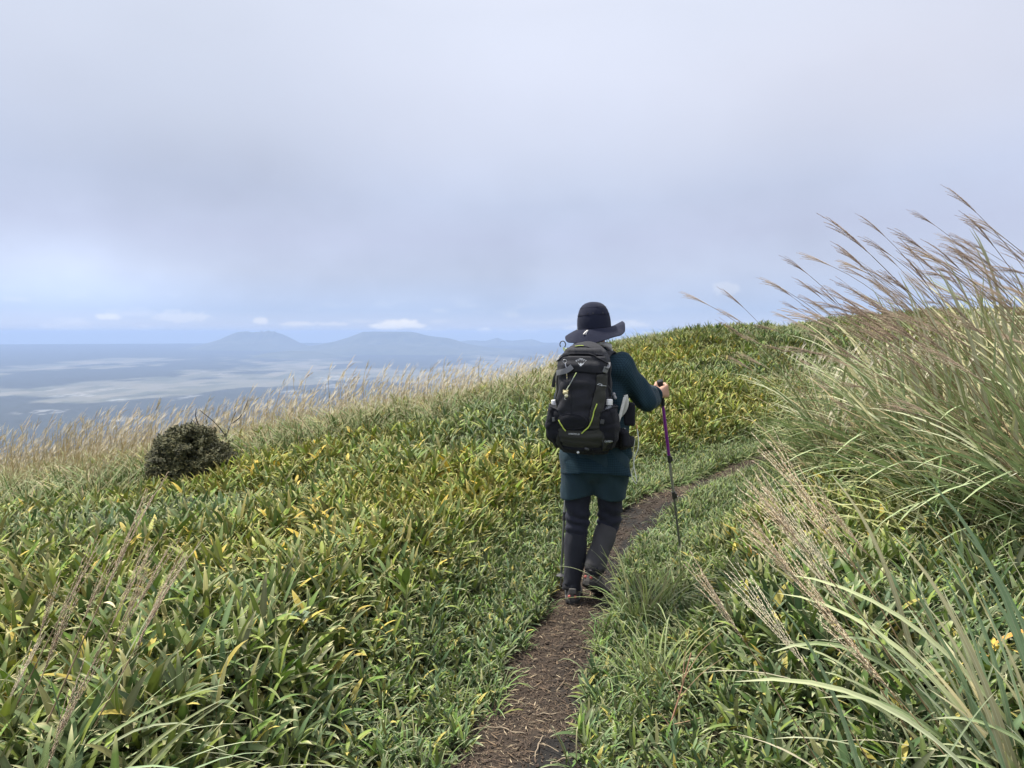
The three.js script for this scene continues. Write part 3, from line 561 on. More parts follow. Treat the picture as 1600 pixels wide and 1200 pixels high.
// poles first, so that the hands close on them
const poleR = { top: V(0.466, 1.208, -0.275), tip: V(0.690, -0.02, -0.60) }, poleL = { top: V(-0.052, 0.955, -0.325), tip: V(-0.108, 0.03, -0.215) };
function hand(wrist, pole, mir) {                           // a fist closed round the grip: palm, four fingers and a thumb
  const ax = V().subVectors(pole.tip, pole.top).normalize(), W = V(...wrist), at0 = pole.top.clone().addScaledVector(ax, 0.035);
  const back = W.clone().sub(at0); back.addScaledVector(ax, -back.dot(ax)).normalize();              // from the pole towards the wrist
  const out = V().crossVectors(ax, back).normalize().multiplyScalar(mir), R = 0.0155;               // outer side of the hand
  const at = (h, b, o) => pole.top.clone().addScaledVector(ax, h).addScaledVector(back, b).addScaledVector(out, o).toArray(), bones = [];
  const knuck = [];
  for (let k = 0; k < 4; k++) {
    const h = 0.020 + k * 0.0185, r = [0.0092, 0.0097, 0.0092, 0.0080][k], l = [0.97, 1.04, 1.0, 0.86][k];
    const a = at(h + 0.003, -0.004, (R + 0.017)), b = at(h, -(R + 0.016) * l, 0.012), c = at(h + 0.001, -(R + 0.008), -0.014 * l), d = at(h + 0.002, 0.001, -(R + 0.006)), e = at(h + 0.003, 0.012, -(R - 0.001));
    bones.push([a, b, r * 1.08, r], [b, c, r, r * 0.95], [c, d, r * 0.95, r * 0.88], [d, e, r * 0.88, r * 0.75]); knuck.push(a);
  }
  const f = (x, y, z) => {
    let palm = 1e9; for (const a of knuck) palm = smin(palm, capsule(x, y, z, wrist, a, 0.024, 0.0125), 0.012);
    palm = smin(palm, capsule(x, y, z, wrist, at(0.05, 0.022, 0.012), 0.024, 0.016), 0.014);
    let d = palm; for (const b of bones) d = smin(d, capsule(x, y, z, ...b), 0.0032);
    const t0 = at(0.035, 0.030, -0.004), t1 = at(0.013, 0.022, -0.019), t2 = at(0.006, -0.004, -0.026), t3 = at(0.012, -0.022, -0.021);
    d = smin(d, capsule(x, y, z, t0, t1, 0.015, 0.0115), 0.008); d = smin(d, capsule(x, y, z, t1, t2, 0.0112, 0.0095), 0.003); d = smin(d, capsule(x, y, z, t2, t3, 0.0095, 0.0075), 0.003);
    return d;
  };
  const m = pole.top.clone().addScaledVector(ax, 0.05).lerp(W, 0.3), r = 0.095;
  return nets(f, [m.x - r, m.y - r, m.z - r], [m.x + r, m.y + r, m.z + r], 0.003);
}
function headField(x, y, z) {                               // head axes: forward is -w
  const hx = x - J.head[0], hz = z - J.head[2], u = hx * CY - hz * SY, w = hx * SY + hz * CY, v = y - J.head[1];
  let d = ellipsoid(u, v, w, [0, 0.022, 0.004], [0.073, 0.084, 0.084]);
  d = smin(d, ellipsoid(u, v, w, [0, -0.03, -0.028], [0.060, 0.078, 0.066]), 0.03);                 // face and jaw
  d = smin(d, ellipsoid(u, v, w, [0, -0.092, -0.062], [0.024, 0.018, 0.022]), 0.02);               // chin
  d = smin(d, capsule(u, v, w, [0, 0.012, -0.088], [0, -0.028, -0.108], 0.008, 0.013), 0.012);     // nose
  for (const s of [-1, 1]) {
    d = smin(d, ellipsoid(u, v, w, [s * 0.076, -0.012, 0.01], [0.008, 0.031, 0.019]), 0.006);      // ears
    d = -smin(-d, ellipsoid(u, v, w, [s * 0.031, 0.006, -0.100], [0.017, 0.011, 0.014]), 0.008);   // eye sockets
    d = Math.min(d, Math.hypot(u - s * 0.031, v - 0.004, w + 0.080) - 0.0125);                     // eyeballs
    d = smin(d, ellipsoid(u, v, w, [s * 0.03, 0.024, -0.088], [0.022, 0.006, 0.010]), 0.008);      // brows
  }
  d = smin(d, ellipsoid(u, v, w, [0, -0.057, -0.090], [0.024, 0.006, 0.009]), 0.005);              // lips
  d = smin(d, ellipsoid(u, v, w, [0, -0.068, -0.088], [0.021, 0.006, 0.009]), 0.005);
  return smin(d, capsule(x, y, z, J.neck, [J.head[0], J.head[1] - 0.05, J.head[2] + 0.03], 0.054, 0.052), 0.02);
}
{
  const f = (x, y, z) => {
    const [u, w] = inv(x, z);
    let d = ellipsoid(u, y, w, [0, 1.20, -0.01], [0.158, 0.2, 0.098]);
    d = smin(d, ellipsoid(u, y, w, [0, 0.86, 0], [0.168, 0.15, 0.108]), 0.12);
    d = smin(d, capsule(x, y, z, J.shL, J.shR, 0.05, 0.05), 0.05);
    for (const [h, k, a, s, e, wr] of [['hipL', 'kneeL', 'ankL', 'shL', 'elL', 'wrL'], ['hipR', 'kneeR', 'ankR', 'shR', 'elR', 'wrR']]) {
      d = smin(d, capsule(x, y, z, J[h], J[k], 0.078, 0.05), 0.04); d = smin(d, capsule(x, y, z, J[k], J[a], 0.050, 0.033), 0.02);
      d = smin(d, capsule(x, y, z, J[s], J[e], 0.046, 0.036), 0.03); d = smin(d, capsule(x, y, z, J[e], J[wr], 0.037, 0.024), 0.02);
    }
    return smin(d, capsule(x, y, z, J.neck, [J.head[0], J.head[1] - 0.05, J.head[2] + 0.03], 0.053, 0.05), 0.03);
  };
  const geos = [nets(f, [-0.28, 0.06, -0.36], [0.5, 1.50, 0.24], 0.014), nets(headField, [-0.06, 1.37, -0.22], [0.18, 1.68, 0.10], 0.0042), hand(J.wrR, poleR, -1), hand(J.wrL, poleL, 1)];
  part('body', mergeGeometries(geos), SKIN, hiker);
  const lips = new MB(); lips.tube([[-0.02, -0.001], [-0.008, 0.001], [0.008, 0.001], [0.02, -0.001]].map(([a, b]) => V(J.head[0] + a * CY + -0.0995 * SY, J.head[1] - 0.0625 + b, J.head[2] - a * SY + -0.0995 * CY)), 0.0012, 5, [1, 1, 1]);
  part('mouth', lips.geo(), std({ color: rgb(0.25, 0.09, 0.07) }), hiker);
  for (const s of [-1, 1]) part('eye', moved(new THREE.SphereGeometry(0.0055, 12, 8), J.head[0] + s * 0.031 * CY - 0.0885 * SY, J.head[1] + 0.004, J.head[2] - s * 0.031 * SY - 0.0885 * CY), std({ color: rgb(0.02, 0.012, 0.008), roughness: 0.2 }), hiker);
  const hair = (x, y, z) => { const hx = x - J.head[0], hz = z - J.head[2], u = hx * CY - hz * SY, w = hx * SY + hz * CY, v = y - J.head[1]; let d = Math.max(ellipsoid(u, v, w, [0, 0.01, 0.0], [0.080, 0.094, 0.088]), -(w + 0.045 + Math.max(0, v) * 0.4)); d = smin(d, ellipsoid(u, v, w, [0, -0.055, 0.065], [0.066, 0.06, 0.042]), 0.03); return d + 0.0025 * noise3(u * 160, v * 18, w * 160); };
  part('hair', nets(hair, [-0.06, 1.41, -0.2], [0.19, 1.67, 0.09], 0.005), std({ color: rgb(0.014, 0.011, 0.009), roughness: 0.55 }), hiker);
}
{ // shirt: loose trunk and long sleeves; u, w are the trunk's own axes
  const folds = (x, y, z) => 0.0075 * fbm(x * 11, y * 6 + x * 6, z * 11, 3) + 0.0042 * Math.sin(46 * (y * 0.8 + x * 0.9 + 0.06 * noise3(x * 9, y * 9, z * 9)));
  const f = (x, y, z) => {
    const [u, w] = inv(x, z), q = clamp((y - 0.70) / 0.66);
    const ru = pl([[0, 0.200], [0.25, 0.188], [0.6, 0.174], [0.85, 0.176], [1, 0.15]], q), rw = pl([[0, 0.150], [0.3, 0.132], [0.7, 0.125], [1, 0.085]], q);
    let d = Math.max((Math.hypot(u / ru, (w + 0.005) / rw) - 1) * Math.min(ru, rw), y - 1.375);
    d = smin(d, capsule(x, y, z, J.shL, J.shR, 0.064, 0.066), 0.045);
    d = smin(d, capsule(x, y, z, J.neck, [J.neck[0], 1.405, J.neck[2]], 0.075, 0.062), 0.03);
    d = smin(d, capsule(x, y, z, J.shR, J.elR, 0.071, 0.063), 0.03); d = smin(d, capsule(x, y, z, J.elR, [0.420, 1.132, -0.20], 0.065, 0.053), 0.018);
    d = smin(d, capsule(x, y, z, J.shL, J.elL, 0.062, 0.054), 0.03); d = smin(d, capsule(x, y, z, J.elL, [-0.079, 0.935, -0.262], 0.054, 0.038), 0.018);
    d += folds(x, y, z) * (1 + 0.7 * smooth(0.22, 0.32, x));
    d = Math.max(d, 0.742 + 0.022 * Math.cos((x - 0.06) * 9) - 0.022 - y + 0.003 * noise3(x * 9, 1, z * 9) + 0.006, y - 1.425);
    return d;
  };
  const bones = [[[BX, 0.70, BZ], [BX, 1.36, BZ], 0.19, 0.17], [J.shR, J.elR, 0.071, 0.063], [J.elR, J.wrR, 0.063, 0.04], [J.shL, J.elL, 0.068, 0.058], [J.elL, J.wrL, 0.058, 0.038]];
  const shirt = part('shirt', boneUV(nets(f, [-0.26, 0.69, -0.36], [0.52, 1.44, 0.22], 0.0075), bones, 20), shirtMat, hiker, 'dark teal checked long-sleeved shirt');
  // cuff on the right wrist
  const cd = V(...J.wrR).sub(V(...J.elR)).normalize(), c0 = V(...J.wrR).addScaledVector(cd, -0.035), m = new MB();
  m.tube([c0, c0.clone().addScaledVector(cd, 0.012), c0.clone().addScaledVector(cd, 0.034), c0.clone().addScaledVector(cd, 0.037)], (t) => (t < 0.1 ? 0.054 : t < 0.5 ? 0.055 : t < 0.9 ? 0.050 : 0.034), 20, [1, 1, 1]);
  part('cuff', boxUV(m.geo(), 21), shirtMat, shirt);
}
{ // shorts over leggings, gaiters below the knee
  const fs = (x, y, z) => {
    const [u, w] = inv(x, z);
    let d = ellipsoid(u, y, w, [0, 0.84, 0], [0.190, 0.16, 0.134]);
    const L = capsule(x, y, z, J.hipL, [-0.034, 0.52, -0.055], 0.099, 0.087), R = capsule(x, y, z, J.hipR, [0.160, 0.52, -0.055], 0.099, 0.082);
    d = smin(smin(d, L, 0.03), R, 0.03) + 0.009 * fbm(x * 10, y * 5, z * 10, 3) + 0.0035 * Math.sin(60 * (x + 0.5 * y));
    return Math.max(d, 0.592 + 0.012 * Math.sin(x * 22 + 1) - y);
  };
  part('shorts', boxUV(nets(fs, [-0.18, 0.57, -0.24], [0.32, 0.99, 0.18], 0.0075), 22), shortsMat, hiker, 'teal grey knee-length shorts');
  const fl = (x, y, z) => {
    let L = smin(capsule(x, y, z, J.hipL, J.kneeL, 0.085, 0.062), capsule(x, y, z, J.kneeL, J.ankL, 0.061, 0.042), 0.02), R = smin(capsule(x, y, z, J.hipR, J.kneeR, 0.085, 0.062), capsule(x, y, z, J.kneeR, J.ankR, 0.061, 0.042), 0.02);
    return Math.min(L, R) + 0.0045 * Math.sin(95 * (y + 0.25 * x + 0.03 * noise3(x * 12, y * 12, z * 12))) * smooth(0.16, 0.05, Math.abs(y - 0.46)) + 0.003 * fbm(x * 14, y * 10, z * 14, 2);
  };
  const leggings = part('leggings', boxUV(nets(fl, [-0.16, 0.06, -0.22], [0.28, 0.78, 0.16], 0.0075), 24), legMat, hiker, 'dark navy leggings');
  part('woven_tag', moved(new RoundedBoxGeometry(0.028, 0.0065, 0.003, 2, 0.0009), -0.036, 0.418, -0.0135, -0.1, -0.25, 0.03), std({ color: rgb(0.85, 0.86, 0.88) }), leggings);
  for (const [k, a, low, lab] of [[J.kneeL, J.ankL, [-0.056, 0.072, -0.045], 'left'], [J.kneeR, J.ankR, [0.052, 0.188, 0.035], 'right']]) {
    const D = V(...low).sub(V(...k)), len = D.length(); D.normalize();
    const top = V(...k).addScaledVector(D, 0.05).toArray(), fg = (x, y, z) => {
      const h = (x - k[0]) * D.x + (y - k[1]) * D.y + (z - k[2]) * D.z, t = clamp(h / len), r = pl([[0, 0.0585], [0.3, 0.0635], [0.65, 0.057], [0.9, 0.051], [1, 0.044]], t);
      let d = Math.hypot(x - k[0] - D.x * h, y - k[1] - D.y * h, z - k[2] - D.z * h) - r;
      d += 0.009 * fbm(x * 16, y * 7, z * 16, 3) + 0.004 * Math.sin(120 * h + 6 * noise3(x * 20, y * 20, z * 20)) * smooth(0.82, 0.95, t) + 0.006 * Math.sin(70 * x + 12 * y + 2 * z) * smooth(0.3, 0.6, t);
      return Math.max(d, 0.045 + 0.006 * noise3(x * 22, 3, z * 22) - h, h - len - 0.004);
    };
    const g = part('gaiter', boxUV(nets(fg, [Math.min(k[0], low[0]) - 0.1, low[1] - 0.04, Math.min(k[2], low[2]) - 0.1], [Math.max(k[0], low[0]) + 0.1, k[1] + 0.03, Math.max(k[2], low[2]) + 0.1], 0.006), 24), lab === 'left' ? fab(0.027, 0.029, 0.038) : gaiterMat, hiker, lab === 'left' ? 'dark charcoal gaiter on the straight leg' : 'charcoal gaiter on the bent leg');
    const m = new MB(), h0 = V(...low).addScaledVector(D, -0.022); m.tube([h0, h0.clone().addScaledVector(D, 0.006), h0.clone().addScaledVector(D, 0.016), h0.clone().addScaledVector(D, 0.02)], (t) => (t > 0.1 && t < 0.9 ? 0.050 : 0.045), 22, [1, 1, 1]);
    part('elastic_hem', boxUV(m.geo(), 24), fab(0.02, 0.02, 0.023), g);
  }
}
{ // trail shoes: heel at the origin, toe along -z
  const soleMat = std({ color: rgb(0.022, 0.021, 0.021), roughness: 0.9 }), upMat = fab(0.082, 0.076, 0.072), redMat = std({ color: rgb(0.34, 0.08, 0.07), roughness: 0.6 });
  const shape = (z) => pl([[-0.272, 0.018], [-0.26, 0.034], [-0.22, 0.045], [-0.16, 0.046], [-0.09, 0.036], [-0.03, 0.037], [-0.008, 0.029], [0.006, 0.012]], z), high = (z) => pl([[-0.275, 0.030], [-0.24, 0.052], [-0.17, 0.070], [-0.1, 0.098], [-0.045, 0.110], [-0.01, 0.098], [0.008, 0.06]], z);
  const upper = (x, y, z) => { const r = shape(z), h = high(z), t = clamp(y / h); return Math.max((Math.hypot(x / (r * (1 - 0.32 * t * t)), Math.max(0, y - h * 0.5) / (h * 0.5)) - 1) * r * 0.8, 0.017 - y, z - 0.008, -0.275 - z) + 0.0015 * noise3(x * 60, y * 60, z * 60); };
  const sole = (x, y, z) => { const r = shape(z) + 0.004, spring = 0.012 * smooth(-0.19, -0.27, z); return Math.max(Math.abs(x) - r, y - 0.027 - spring, spring - y + (Math.sin(z * 210) > 0.2 && Math.sin(x * 190 + 1.5) > -0.5 ? 0 : 0.005), z - 0.012, -0.280 - z); };
  for (const [pos, rx, ry, lab] of [[V(-0.055, 0.002, 0.012), 0, -0.10, 'shoe flat on the earth'], [V(0.018, 0.128, 0.070), -0.50, -0.50, 'shoe with its heel lifted']]) {
    const s = part('shoe', boxUV(nets(upper, [-0.07, 0, -0.29], [0.07, 0.13, 0.02], 0.004), 30), upMat, hiker, lab);
    s.position.copy(pos); s.rotation.set(rx, ry, 0, 'YXZ');
    part('sole', nets(sole, [-0.07, -0.01, -0.29], [0.07, 0.05, 0.03], 0.0035), soleMat, s);
    for (const x of [-0.018, 0.014]) part('heel_patch', moved(new THREE.SphereGeometry(0.0088, 12, 8), x, 0.047, 0.004 - Math.abs(x) * 0.15, 0, 0, 0.3), redMat, s);
    part('heel_counter', moved(new RoundedBoxGeometry(0.040, 0.030, 0.012, 3, 0.005), 0, 0.078, 0.003), fab(0.12, 0.115, 0.11), s);
    const m = new MB(); for (const sx of [-1, 1]) m.tube(curve([[sx * 0.038, 0.030, -0.02], [sx * 0.036, 0.055, -0.06], [sx * 0.028, 0.078, -0.10], [sx * 0.016, 0.074, -0.15]], 12), 0.0035, 5, [1, 1, 1]);
    part('side_stripe', m.geo(), std({ color: rgb(0.16, 0.155, 0.15) }), s);
  }
}
{ // wide-brimmed hat
  const hat = new THREE.Group(); hat.name = 'hat'; hat.position.set(0.060, 1.522, -0.05); hat.rotation.set(0.03, YAW, 0.065, 'YXZ'); hiker.add(hat); hat.userData.label = 'dark navy hat with a wide wavy brim';
  const crown = [[0.094, -0.014], [0.0945, 0.0], [0.0945, 0.022], [0.0930, 0.048], [0.0885, 0.073], [0.0815, 0.094], [0.072, 0.111], [0.060, 0.125], [0.044, 0.1355], [0.026, 0.1410], [0.002, 0.1430]];
  const g = latheGeo(crown, 64), P = g.attributes.position;
  for (let i = 0; i < P.count; i++) { const x = P.getX(i), y = P.getY(i), z = P.getZ(i), n = 1 + 0.035 * fbm(x * 16, y * 14, z * 16, 3) * smooth(-0.01, 0.04, y); P.setXYZ(i, x * n * 0.97, y * (1 + 0.03 * noise3(x * 18, 1, z * 18)), z * n * 1.06); }
  g.computeVertexNormals(); part('hat_crown', boxUV(g, 30), hatMat, hat);
  // drop of the brim's edge by direction: 0 = right, 90 = back (towards the camera), 180 = left, 270 = front
  const drop = [[0, 0.022], [22, 0.046], [50, 0.062], [80, 0.072], [115, 0.076], [145, 0.060], [170, 0.040], [200, 0.028], [235, 0.034], [270, 0.026], [300, 0.000], [325, -0.024], [345, -0.012], [360, 0.022]], out = [[0, 0.170], [45, 0.160], [90, 0.150], [135, 0.160], [180, 0.166], [270, 0.165], [360, 0.170]];
  const m = new MB(), NA = 120, NR = 12, top = [], bot = [];
  for (let r = 0; r <= NR; r++) {
    const t = r / NR, a = [], b = [];
    for (let q = 0; q < NA; q++) {
      const deg = q / NA * 360, an = deg * Math.PI / 180, d = pl(drop, deg) + 0.004 * Math.sin(an * 5 + 1), R0 = 0.0935, R1 = pl(out, deg), rr = lerp(R0, R1, t), y = -0.004 - d * Math.pow(t, 1.25) + 0.0012 * Math.sin(t * 40);
      const x = Math.cos(an) * rr * 0.98, z = Math.sin(an) * rr * (r === 0 ? 1.05 : 1.03);
      a.push(m.v(x, y + 0.0018, z, [1, 1, 1], an * 2, t)); b.push(m.v(x, y - 0.0018, z, [1, 1, 1], an * 2, t));
    }
    top.push(a); bot.push(b);
  }
  for (let r = 0; r < NR; r++) for (let q = 0; q < NA; q++) { const s = (q + 1) % NA; m.quad(top[r][q], top[r][s], top[r + 1][s], top[r + 1][q]); m.quad(bot[r][q], bot[r + 1][q], bot[r + 1][s], bot[r][s]); }
  for (let q = 0; q < NA; q++) { const s = (q + 1) % NA; m.quad(top[NR][q], top[NR][s], bot[NR][s], bot[NR][q]); }
  part('hat_brim', boxUV(m.geo(), 30), hatMat, hat);
  const ring = (r, y, t, n = 72) => { const k = new MB(), p = []; for (let q = 0; q <= n; q++) { const a = q / n * Math.PI * 2; p.push(V(Math.cos(a) * r * 0.97, y, Math.sin(a) * r * 1.05)); } k.tube(p, t, 5, [1, 1, 1], false); return k.geo(); };
  part('hat_seam', mergeGeometries([ring(0.0952, -0.001, 0.0016), ring(0.0900, 0.070, 0.0011), ring(0.0735, 0.110, 0.0009)]), fab(0.010, 0.012, 0.022), hat);
  for (const [a, y] of [[78, 0.078], [98, 0.078], [40, 0.076], [140, 0.076]]) { const an = a * Math.PI / 180; part('eyelet', moved(new THREE.TorusGeometry(0.0035, 0.0011, 6, 14), Math.cos(an) * 0.086, y, Math.sin(an) * 0.0935, 0, Math.PI / 2 - an), std({ color: rgb(0.02, 0.022, 0.03), roughness: 0.4 }), hat); }
  const toggle = new MB(); toggle.tube(curve([[-0.015, -0.012, 0.107], [-0.024, -0.02, 0.118], [-0.034, -0.031, 0.126]], 8), 0.0042, 8, [1, 1, 1]); toggle.tube(curve([[-0.012, -0.011, 0.106], [-0.02, -0.026, 0.119], [-0.022, -0.033, 0.124]], 6), 0.0022, 6, [1, 1, 1]);
  part('hat_toggle', toggle.geo(), std({ color: rgb(0.75, 0.73, 0.70), roughness: 0.6 }), hat);
  // white towel round the neck
  const tw = new MB(); tw.tube(curve([[-0.070, 1.32, -0.12], [-0.060, 1.385, -0.075], [-0.038, 1.428, -0.01], [0.01, 1.440, 0.048], [0.07, 1.440, 0.060], [0.118, 1.428, 0.036], [0.142, 1.405, -0.01], [0.15, 1.36, -0.09], [0.14, 1.31, -0.14]], 40), (t) => 0.014 + 0.003 * Math.sin(t * 31) + 0.003 * Math.sin(t * 67), 14, [1, 1, 1]);
  part('neck_towel', boxUV(tw.geo(), 40), fab(0.62, 0.61, 0.60), hiker, 'white towel around the neck');
}
// ------------------------------------------------------------------ the rucksack
const pack = thing('backpack', 'black and charcoal hiking backpack with lime green trim worn by the hiker', 'backpack', V(HIKER.x + 0.022, HIKER.y + 0.912, HIKER.z + 0.092));
pack.rotation.y = YAW - 0.04;
const pkBlack = fab(0.026, 0.027, 0.033, { roughness: 0.7 }), pkDark = fab(0.016, 0.017, 0.022, { roughness: 0.85 }), pkOlive = fab(0.050, 0.051, 0.045), pkGrey = fab(0.21, 0.215, 0.23), pkLime = std({ color: rgb(0.50, 0.62, 0.10), roughness: 0.7 }), webbing = fab(0.03, 0.031, 0.034), plastic = std({ color: rgb(0.05, 0.052, 0.055), roughness: 0.45 }), whitish = fab(0.62, 0.62, 0.58);
const HW = [[-0.035, 0.112], [0, 0.126], [0.06, 0.134], [0.15, 0.134], [0.3, 0.133], [0.4, 0.130], [0.45, 0.123], [0.49, 0.102], [0.515, 0.076], [0.532, 0.042], [0.538, 0.012]], DP = [[-0.035, 0.10], [0, 0.145], [0.06, 0.19], [0.15, 0.205], [0.3, 0.202], [0.4, 0.19], [0.45, 0.172], [0.49, 0.140], [0.515, 0.105], [0.532, 0.06], [0.538, 0.02]], W0 = [[0.4, 0], [0.538, 0.025]];
const sg = (v, p) => Math.sign(v) * Math.pow(Math.abs(v), p);
function skinAt(a, v) { const h = pl(HW, v), d = pl(DP, v), w0 = pl(W0, v), n = 0.006 * fbm(Math.cos(a) * 3 + 5, v * 9, Math.sin(a) * 3, 3) + 0.003 * Math.sin(v * 70 + 3 * Math.sin(a * 3)) * smooth(0.1, 0.2, v) * smooth(0.46, 0.36, v); return V((h + n) * sg(Math.cos(a), 0.6), v, w0 + d / 2 + (d / 2 + n) * sg(Math.sin(a), 0.62)); }
function S(a, v, off = 0) { const p = skinAt(a, v); if (!off) return p; const e = 0.02, A = skinAt(a + e, v).sub(skinAt(a - e, v)), B = skinAt(a, v + 0.004).sub(skinAt(a, v - 0.004)), n = A.cross(B).normalize(); if (n.dot(V(p.x, 0, p.z - pl(DP, v) / 2)) < 0) n.negate(); return p.addScaledVector(n, off); }
const angle = (q) => Math.acos(clamp(sg(q, 1 / 0.6), -1, 1));                      // q: -1..1 across the back panel -> angle
const Q = (q, v, off) => S(angle(q), v, off);
function patch(f, nu, nv, off) {                            // f(u, t) -> [angle, v]; a padded panel with its own thickness
  const m = new MB(), rows = [];
  for (let j = -1; j <= nv + 1; j++) { const row = []; for (let i = -1; i <= nu + 1; i++) { const u = clamp(i / nu), t = clamp(j / nv), edge = i < 0 || j < 0 || i > nu || j > nv, [a, v] = f(u, t), p = S(a, v, edge ? -0.004 : off(u, t)); row.push(m.v(p.x, p.y, p.z, [1, 1, 1], a * 0.3, v)); } rows.push(row); }
  for (let j = 0; j < nv + 2; j++) for (let i = 0; i < nu + 2; i++) m.quad(rows[j][i], rows[j][i + 1], rows[j + 1][i + 1], rows[j + 1][i]);
  return boxUV(m.geo(), 26);
}
const soft = (u, p = 0.12) => smooth(0, p, u) * smooth(1, 1 - p, u);
const line = (pts, r, off = 0.004, n = 26) => { const c = new THREE.CatmullRomCurve3(pts.map(([q, v]) => V(q, v, 0))).getPoints(n), m = new MB(); m.tube(c.map((p) => Q(clamp(p.x, -1, 1), p.y, off)), r, 6, [1, 1, 1]); return m.geo(); };
{
  const m = new MB(), NA = 72, rows = [];
  const vs = []; for (let v = -0.035; v < 0.4; v += 0.0125) vs.push(v); for (let k = 0; k <= 14; k++) vs.push(lerp(0.405, 0.538, Math.pow(k / 14, 0.8)));
  for (const v of vs) { const row = []; for (let q = 0; q < NA; q++) { const p = S(q / NA * Math.PI * 2, v); row.push(m.v(p.x, p.y, p.z, [1, 1, 1])); } rows.push(row); }
  for (let k = 0; k + 1 < rows.length; k++) for (let q = 0; q < NA; q++) { const r = (q + 1) % NA; m.quad(rows[k][q], rows[k + 1][q], rows[k + 1][r], rows[k][r]); }
  for (const [row, s] of [[rows[0], 1], [rows[rows.length - 1], -1]]) { const c = m.v(0, s > 0 ? -0.035 : 0.539, s > 0 ? 0.05 : 0.035, [1, 1, 1]); for (let q = 0; q < NA; q++) { const r = (q + 1) % NA; s > 0 ? m.i.push(c, row[q], row[r]) : m.i.push(c, row[r], row[q]); } }
  part('main_compartment', boxUV(m.geo(), 26), pkBlack, pack);
}
const wr = (a, v) => 0.0035 * fbm(a * 2.2, v * 26, 3, 3) + 0.0022 * Math.sin(v * 120 + 2.4 * Math.sin(a * 2 + v * 14));
part('front_panel', patch((u, t) => [angle(lerp(-0.90, lerp(0.36, 0.66, smooth(0, 1, t)), u)), lerp(0.105, 0.385, t)], 26, 34, (u, t) => 0.007 + 0.008 * soft(u, 0.2) * soft(t, 0.15) + wr(u, t * 0.3) * 0.9), pkBlack, pack);
part('lid_pocket', patch((u, t) => [angle(lerp(-0.93, 0.93, u)), lerp(0.372 + 0.014 * Math.sin(Math.PI * u), 0.458, t)], 30, 12, (u, t) => 0.012 + 0.010 * soft(u, 0.15) * Math.sin(Math.PI * Math.min(1, t * 1.15 + 0.1)) + wr(u, t * 0.1) * 0.7), pkBlack, pack);
part('upper_flap', patch((u, t) => [angle(lerp(-0.9, 0.9, u)), lerp(0.462 + 0.008 * Math.sin(Math.PI * u), 0.500, t)], 30, 8, (u, t) => 0.009 + 0.006 * Math.sin(Math.PI * t) * soft(u) + wr(u, t * 0.08) * 0.6), pkBlack, pack);
part('seam_piping', mergeGeometries([line([[-0.95, 0.435], [-0.6, 0.462], [0, 0.470], [0.6, 0.460], [0.95, 0.425]], 0.0036, 0.014), line([[-0.9, 0.470], [-0.5, 0.500], [0, 0.508], [0.5, 0.498], [0.93, 0.460]], 0.0034, 0.006), line([[-0.93, 0.377], [-0.4, 0.389], [0.2, 0.387], [0.93, 0.376]], 0.0028, 0.014), line([[-0.27, 0.372], [-0.275, 0.27], [-0.28, 0.165]], 0.0018, 0.0165)]), pkDark, pack);
part('zip_flash', line([[-0.45, 0.505], [-0.2, 0.509], [0.05, 0.509]], 0.0016, 0.011), pkLime, pack);
part('side_panel', patch((u, t) => [angle(lerp(lerp(0.36, 0.66, smooth(0, 1, t)), lerp(0.80, 0.955, t), u)), lerp(0.10, 0.372, t)], 8, 26, (u, t) => 0.011 + 0.003 * soft(u, 0.3) + wr(u, t * 0.3) * 0.7), pkOlive, pack, 'olive grey side panel');
part('side_trim', patch((u, t) => [angle(lerp(-0.975, -0.90, u)), lerp(0.10, 0.40, t)], 3, 24, () => 0.010), pkOlive, pack);
part('bottom_panel', patch((u, t) => [lerp(angle(0.985), angle(-0.985), u), lerp(-0.005, 0.108 + 0.02 * Math.cos(u * Math.PI * 2), t)], 40, 14, (u, t) => 0.010 + 0.007 * Math.sin(Math.PI * clamp(t)) + wr(u * 3, t * 0.2) * 1.2), pkOlive, pack, 'olive grey bottom panel');
part('stretch_pocket', patch((u, t) => { const a = (u - 0.5) * 2, b = (t - 0.5) * 2, k = Math.sqrt(Math.max(0, 1 - b * b)); return [angle(-0.23 + 0.56 * a * k), 0.136 + 0.036 * b]; }, 18, 12, (u, t) => 0.017 + 0.003 * soft(u, 0.3) * soft(t, 0.3)), pkDark, pack, 'dark oval stretch pocket');
part('piping', line([[-0.69, 0.140], [-0.63, 0.118], [-0.48, 0.088]], 0.0030, 0.020), pkLime, pack, 'short lime green piping');
part('piping', line([[0.12, 0.078], [0.36, 0.112], [0.50, 0.150], [0.58, 0.185], [0.61, 0.225]], 0.0030, 0.019), pkLime, pack, 'long curved lime green piping');
part('oval_rim', line(Array.from({ length: 25 }, (_, k) => { const a = k / 24 * Math.PI * 2; return [-0.23 + 0.57 * Math.cos(a), 0.136 + 0.037 * Math.sin(a)]; }), 0.0020, 0.016, 60), pkBlack, pack);
